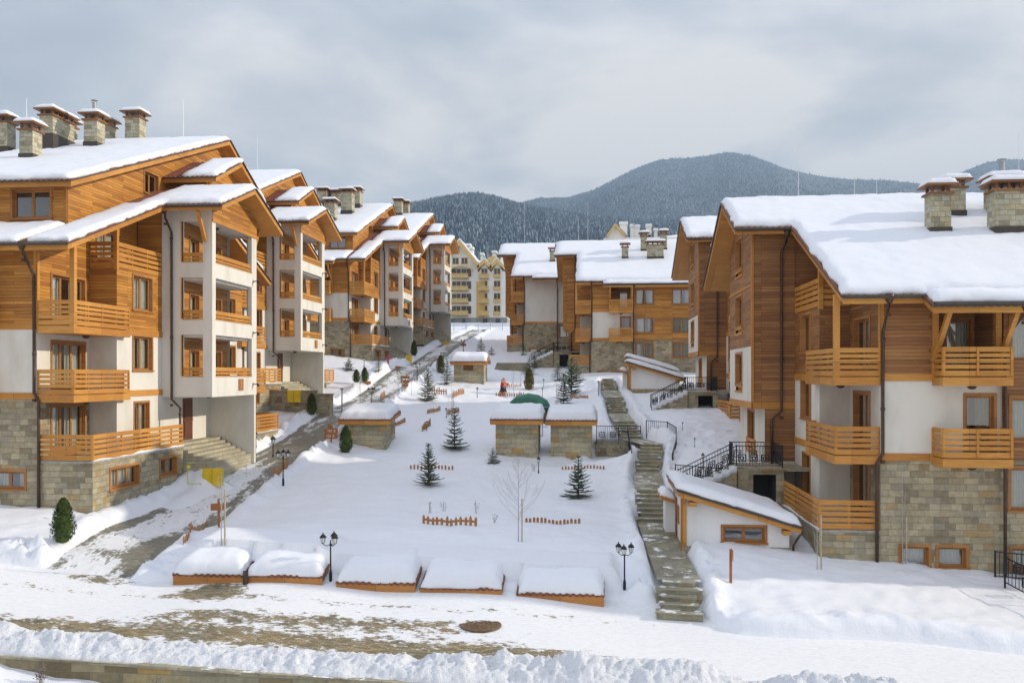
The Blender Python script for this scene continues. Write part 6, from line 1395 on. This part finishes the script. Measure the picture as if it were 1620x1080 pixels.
# ------------------------------------------------------------------ the yellow and white hotels beyond
simple('hotel_white', (.76, .75, .71), .85, 0, .05, .6); simple('hotel_yellow', (.60, .41, .14), .6, 0, .1, .8); simple('balcony_yellow', (.50, .36, .15), .7, 0, .15, 1.5); simple('far_glass', (.06, .075, .085), .12); simple('hotel_stone', (.27, .28, .27), .9, 0, .25, .6)
def hotel(px0, py0, d):
    x0, y0, z0 = cam_xyz(712, 515, d); k = d / F        # metres per photograph pixel at the front
    t = thing('hotel', 'yellow and white hotel with gables and wooden balconies at the far end of the road', 'hotel', (x0, y0, z0)); H = lambda py: (515 - py) * k; X = lambda px: (px - 712) * k
    b = MB(); b.panel('y', 0, X(690), X(757), H(503), H(431)); b.panel('y', -.4, X(757), X(803), H(503), H(431)); b.panel('x', X(757), -.4, 0, H(503), H(431)); b.panel('x', X(803), -.4, 16, H(503), H(431)); b.panel('x', X(690), 0, 16, H(503), H(431)); b.panel('y', 16, X(690), X(803), H(503), H(431))
    gx = X(728); b.add([(X(700), 0, H(431)), (X(756), 0, H(431)), (X(756), 0, H(418)), (gx, 0, H(389)), (X(700), 0, H(418))], [(0, 1, 2, 3, 4)])
    for c in (767.5, 787.5): b.add([(X(c - 9), -.4, H(431)), (X(c + 9), -.4, H(431)), (X(c), -.4, H(416))], [(0, 1, 2)])
    b.build('plaster_wall', 'hotel_white', t)
    b = MB(); b.box(X(690), X(757), -.15, 15, H(520), H(503)); b.box(X(757), X(803), -.5, 15, H(520), H(503)); b.build('stone_base', 'hotel_stone', t)
    b = MB(); b.box(X(754.5), X(768), -.55, -.42, H(503), H(446)); b.build('yellow_panel', 'ochre_paint', t)
    # roofs
    def gable(cx, w, zb, zt, y0_, y1, th, nm='gable_roof'):
        b = MB()
        for s in (-1, 1):
            v = []
            for y in (y0_, y1):
                v += [(cx, y, zt), (cx + s * w, y, zb), (cx + s * w, y, zb + th), (cx, y, zt + th * 1.3)]
            b.add(v, [(0, 1, 2, 3), (7, 6, 5, 4), (0, 4, 5, 1), (1, 5, 6, 2), (2, 6, 7, 3), (3, 7, 4, 0)])
        o = b.build(nm, 'hotel_yellow', t); b = MB()
        for s in (-1, 1):
            v = []
            for y in (y0_ + .15, y1):
                v += [(cx, y, zt + th * 1.3), (cx + s * w, y, zb + th), (cx + s * w, y, zb + th + .25), (cx, y, zt + th * 1.3 + .4)]
            b.add(v, [(0, 1, 2, 3), (7, 6, 5, 4), (0, 4, 5, 1), (1, 5, 6, 2), (2, 6, 7, 3), (3, 7, 4, 0)])
        b.build('roof_snow', 'roof_snow', o)
    gable(gx, X(757) - gx + .3, H(427), H(390), -1.3, 14, 1.0)
    for c in (767.5, 787.5): gable(X(c), 11.5 * k, H(428), H(418), -1.3, 5, .75, 'dormer_roof')
    b = MB(); b.add([(X(740), .5, H(428)), (X(806), .5, H(428)), (X(806), 9, H(404)), (X(740), 9, H(404))], [(0, 1, 2, 3)]); b.build('main_roof', 'roof_snow', t)
    b = MB(); n = 9; v = [(X(762 + 30 * i / n), 3.0, H(417 - 14 * math.sin(PI * min(1, (i + .6) / (n + 1.2))))) for i in range(n + 1)]; v += [(a, 8, c) for a, _, c in v]; v += [(X(762 + 30 * i / n), 3.0, H(421)) for i in range(n + 1)]
    b.add(v, [(i, i + 1, n + 2 + i, n + 1 + i) for i in range(n)] + [(i, i + 1, 2 * n + 3 + i, 2 * n + 2 + i) for i in range(n)]); b.build('arched_dormer', 'hotel_yellow', t)
    b = MB(); b.box(X(766), X(772), 2.9, 3, H(419), H(411)); b.box(X(782), X(790), 2.9, 3, H(419), H(411)); b.build('dormer_glass', 'far_glass', t)
    for cx, w_, zt in ((778, 3.2, 398), (736, 3, 386), (741, 2.4, 391), (758, 2, 401), (791, 2.4, 399)):
        b = MB(); b.box(X(cx - w_), X(cx + w_), 5, 7, H(420), H(zt)); b.box(X(cx - w_ - .8), X(cx + w_ + .8), 4.8, 7.2, H(zt) + .3, H(zt) + .5); o = b.build('chimney', 'hotel_white', t); b = MB(); b.box(X(cx - w_ - .7), X(cx + w_ + .7), 4.85, 7.15, H(zt) + .5, H(zt) + .8); b.build('cap_snow', 'roof_snow', o)
    def win(xa, xb_, ya, yb_, y):
        b = MB(); b.box(X(xa), X(xb_), y - .06, y + .02, H(yb_), H(ya)); o = b.build('window', 'hotel_yellow', t); b = MB(); n = 2; s = (xb_ - xa) / n
        for i in range(n): b.quad((X(xa + s * i + .5), y - .08, H(yb_ - .5)), (X(xa + s * (i + 1) - .5), y - .08, H(yb_ - .5)), (X(xa + s * (i + 1) - .5), y - .08, H(ya + .5)), (X(xa + s * i + .5), y - .08, H(ya + .5)))
        b.build('pane', 'far_glass', o)
    for a in ((716, 726, 408, 418), (730, 740, 408, 418)): win(*a, 0)
    def balc(xa, xb_, yt, yb_, y):
        b = MB(); b.box(X(xa), X(xb_), y - 1.4, y, H(yb_), H(yb_ - 1)); n = int((xb_ - xa) / 1.1)
        for i in range(n + 1): q = X(xa + (xb_ - xa) * i / n); b.box(q - .045, q + .045, y - 1.4, y - 1.33, H(yb_), H(yt))
        b.box(X(xa), X(xb_), y - 1.45, y - 1.35, H(yt) - .14, H(yt)); b.box(X(xa), X(xb_), y - 1.42, y - 1.3, H((yt + yb_) / 2) - .35, H((yt + yb_) / 2) + .35); b.build('balcony', 'balcony_yellow', t)
    for i in range(4):
        yy = 434 + 19.5 * i
        win(715, 729, yy - 8.5, yy + 4, 0); win(730, 746, yy - 8.5, yy + 4, 0); balc(714, 742, yy - .5, yy + 8, 0); win(762, 772, yy - 8.5, yy + 4, -.4); balc(759, 775, yy, yy + 9, -.4); win(782, 792.5, yy - 8.5, yy + 1, -.4); balc(782, 793, yy + 1.5, yy + 7, -.1)
    b = MB(); n = 10; v = []
    for i in range(n + 1): a = PI * i / n; v += [(X(731 - 18 * math.cos(a)), -1.6, H(430 - 9 * math.sin(a)) ), (X(731 - 16.4 * math.cos(a)), -1.6, H(430 - 7 * math.sin(a)))]
    b.add(v + [(q[0], 0, q[2]) for q in v], [(2 * i, 2 * i + 2, 2 * i + 3, 2 * i + 1) for i in range(n)] + [(2 * i, 2 * i + 2, 2 * i + 2 + 2 * n + 2, 2 * i + 2 * n + 2) for i in range(n)]); b.build('arched_canopy', 'hotel_yellow', t)
    for c in (716, 735, 768, 788): b = MB(); b.box(X(c - 3), X(c + 4), -.62, -.55, H(514), H(505)); b.build('shop_window', 'far_glass', t)
hotel(712, 515, 195)
def hotel_two():
    d = 175; k = d / F; x0, y0, z0 = cam_xyz(973, 413, d); t = thing('hotel', 'second hotel with a yellow gable and white chimneys behind the orange house roof', 'hotel', (x0, y0, z0)); X = lambda px: (px - 973) * k; H = lambda py: (420 - py) * k
    b = MB(); b.panel('y', 0, X(955), X(1080), H(470), H(383)); b.add([(X(962), 0, H(383)), (X(990), 0, H(383)), (X(973.5), 0, H(364))], [(0, 1, 2)]); b.panel('x', X(955), 0, 14, H(470), H(384)); b.panel('x', X(1080), 0, 14, H(470), H(384)); b.panel('y', 14, X(955), X(1080), H(470), H(384)); b.build('plaster_wall', 'hotel_white', t)
    b = MB()
    for s, xe in ((-1, 960), (1, 989)):
        v = []
        for y in (-1.0, .1): v += [(X(973.5), y, H(366)), (X(xe), y, H(384)), (X(xe), y, H(379.5)), (X(973.5), y, H(361))]
        b.add(v, [(0, 1, 2, 3), (7, 6, 5, 4), (0, 4, 5, 1), (1, 5, 6, 2), (2, 6, 7, 3), (3, 7, 4, 0)])
    b.build('gable_trim', 'hotel_yellow', t)
    b = MB(); b.add([(X(973.5), -.8, H(361)), (X(992), -.8, H(381)), (X(1008), 12, H(381)), (X(985), 12, H(358))], [(0, 1, 2, 3)]); b.add([(X(973.5), -.8, H(361)), (X(956), -.8, H(385)), (X(962), 12, H(383)), (X(985), 12, H(358))], [(0, 1, 2, 3)]); b.add([(X(990), 4, H(384)), (X(1100), 4, H(384)), (X(1100), 14, H(360)), (X(1005), 14, H(371))], [(0, 1, 2, 3)]); b.build('roof', 'roof_snow', t)
    for cx, w_, zt, zb in ((987, 6, 362, 372), (1001, 3, 366, 378), (1008, 4.5, 367, 383), (1027, 4, 366, 384), (1028, 2.5, 377, 388), (1038, 2.6, 373, 384)):
        b = MB(); b.box(X(cx - w_), X(cx + w_), 2.0, 3.6, H(zb + 8), H(zt)); b.box(X(cx - w_ + .6), X(cx + w_ - .6), 2.1, 3.5, H(zt), H(zt) + .35); b.box(X(cx - w_ - 1), X(cx + w_ + 1), 1.8, 3.8, H(zt) + .35, H(zt) + .5); o = b.build('chimney', 'hotel_white', t); b = MB(); b.box(X(cx - w_ - .9), X(cx + w_ + .9), 1.85, 3.75, H(zt) + .5, H(zt) + .85); b.build('cap_snow', 'roof_snow', o)
    b = MB(); b.add([(X(1035), 40, H(395)), (X(1160), 40, H(395)), (X(1160), 60, H(360)), (X(1035), 60, H(364))], [(0, 1, 2, 3)]); b.box(X(1035), X(1160), 40, 60, H(470), H(396)); b.build('rear_wing_roof', 'roof_snow', t)
hotel_two()
# ------------------------------------------------------------------ boundary fence at the road's end
fe = thing('mesh_fence', 'thin wire fence on posts across the snow before the distant hotel', 'fence', (-22, 158, gz(-22, 158)))
b = MB()
for i in range(13):
    x = -12 + i * 2.2; z = gz(-22 + x, 158) - fe.location.z; p = MB(); p.tube([(x, 0, z - .3), (x, 0, z + 1.9)], .05, 5); p.build('post', 'galvanised', fe)
for h_ in (.3, 1.0, 1.75):
    for i in range(12): x = -12 + i * 2.2; za = gz(-22 + x, 158) - fe.location.z; zb = gz(-22 + x + 2.2, 158) - fe.location.z; b.beam((x, 0, za + h_), (x + 2.2, 0, zb + h_), .02, .02)
b.build('wire', 'galvanised', fe)
t = thing('stone_stairs', 'short flight of stone steps right of the farthest stone hut', 'stairs', cam_xyz(806, 590, 92), group='flights of stone steps up the right side'); b = MB()
for k in range(7): b.box(-1.7, 1.7 - .0 * k, .55 * k, .55 * k + .7, -.8, .16 * (k + 1))
b.build('step', 'stone_step', t)
# ------------------------------------------------------------------ camera, sky and sun
cd = bpy.data.cameras.new('camera'); cam = bpy.data.objects.new('camera', cd); COL.objects.link(cam); SC.camera = cam
cam.location = (0, 0, 0); cam.rotation_euler = (PI / 2, 0, TH)
cd.sensor_width = 36; cd.lens = 36 * F / 1620; cd.shift_y = 52 / 1620; cd.clip_start = .3; cd.clip_end = 20000
SUN_EL, SUN_AZ = math.radians(23.5), math.radians(9)
sv = Vector((math.cos(SUN_AZ) * math.cos(SUN_EL), math.sin(SUN_AZ) * math.cos(SUN_EL), math.sin(SUN_EL)))
sl = bpy.data.lights.new('sun', 'SUN'); so = bpy.data.objects.new('sun', sl); COL.objects.link(so)
so.rotation_euler = sv.to_track_quat('Z', 'Y').to_euler(); so.location = (60, 20, 60)
sl.energy = 4.2; sl.angle = math.radians(.8); sl.color = (1, .89, .72)
w = bpy.data.worlds.new('World'); SC.world = w; w.use_nodes = True
nt = w.node_tree; L = nt.links; bg = nt.nodes['Background']; out = nt.nodes['World Output']
sky = nt.nodes.new('ShaderNodeTexSky'); sky.sky_type = 'NISHITA'; sky.sun_disc = False; sky.sun_elevation = SUN_EL; sky.sun_rotation = PI / 2 - SUN_AZ
L.new(sky.outputs[0], bg.inputs[0]); bg.inputs[1].default_value = .08
tc = nt.nodes.new('ShaderNodeTexCoord'); sx = nt.nodes.new('ShaderNodeSeparateXYZ'); L.new(tc.outputs['Generated'], sx.inputs[0])
def mth(op, a, b=None):
    n = nt.nodes.new('ShaderNodeMath'); n.operation = op
    for i, v in enumerate((a, b)):
        if v is None: continue
        if isinstance(v, (int, float)): n.inputs[i].default_value = v
        else: L.new(v, n.inputs[i])
    return n.outputs[0]
zz = mth('ADD', mth('MAXIMUM', sx.outputs[2], 0.0), .22)
cb = nt.nodes.new('ShaderNodeCombineXYZ'); L.new(mth('DIVIDE', sx.outputs[0], zz), cb.inputs[0]); L.new(mth('DIVIDE', sx.outputs[1], zz), cb.inputs[1])
n1 = node(nt, 'ShaderNodeTexNoise', Scale=1.5, Detail=6.0, Roughness=.5, Distortion=.25); L.new(mapping(nt, cb.outputs[0], (1, 1, 1)), n1.inputs['Vector'])
n2 = node(nt, 'ShaderNodeTexNoise', Scale=.45, Detail=3.0, Roughness=.45); L.new(mapping(nt, cb.outputs[0], (1, 1, 1), (0, 0, 1.2)), n2.inputs['Vector'])
ns = mix(nt, 'MIX', .45, n1.outputs['Fac'], n2.outputs['Fac'])
cr = ramp(nt, [(.41, (.44, .455, .485)), (.47, (.55, .565, .59)), (.515, (.70, .70, .705)), (.565, (.95, .90, .84))]); L.new(ns, cr.inputs[0])
bg2 = nt.nodes.new('ShaderNodeBackground'); tint = ramp(nt, [(.30, (1, 1, 1)), (.6, (.90, .98, 1.13))]); L.new(mth('MAXIMUM', sx.outputs[2], 0.0), tint.inputs[0]); L.new(mix(nt, 'MULTIPLY', 1.0, cr.outputs[0], tint.outputs[0]), bg2.inputs[0])
zr_ = ramp(nt, [(0, 1.0), (.33, 1.0), (.55, 1.3), (1, 1.5)]); L.new(mth('MAXIMUM', sx.outputs[2], 0.0), zr_.inputs[0])
L.new(zr_.outputs[0], bg2.inputs[1])
ms = nt.nodes.new('ShaderNodeMixShader'); ms.inputs[0].default_value = .84
L.new(bg.outputs[0], ms.inputs[1]); L.new(bg2.outputs[0], ms.inputs[2]); L.new(ms.outputs[0], out.inputs[0])
vs = SC.view_settings; vs.view_transform = 'Standard'; vs.look = 'None'; vs.exposure = .27; vs.gamma = 1; vs.use_curve_mapping = False
SC.cycles.max_bounces = 6; SC.cycles.diffuse_bounces = 3; SC.cycles.glossy_bounces = 3; SC.cycles.transparent_max_bounces = 8; SC.cycles.volume_bounces = 0
SC.cycles.use_denoising = True
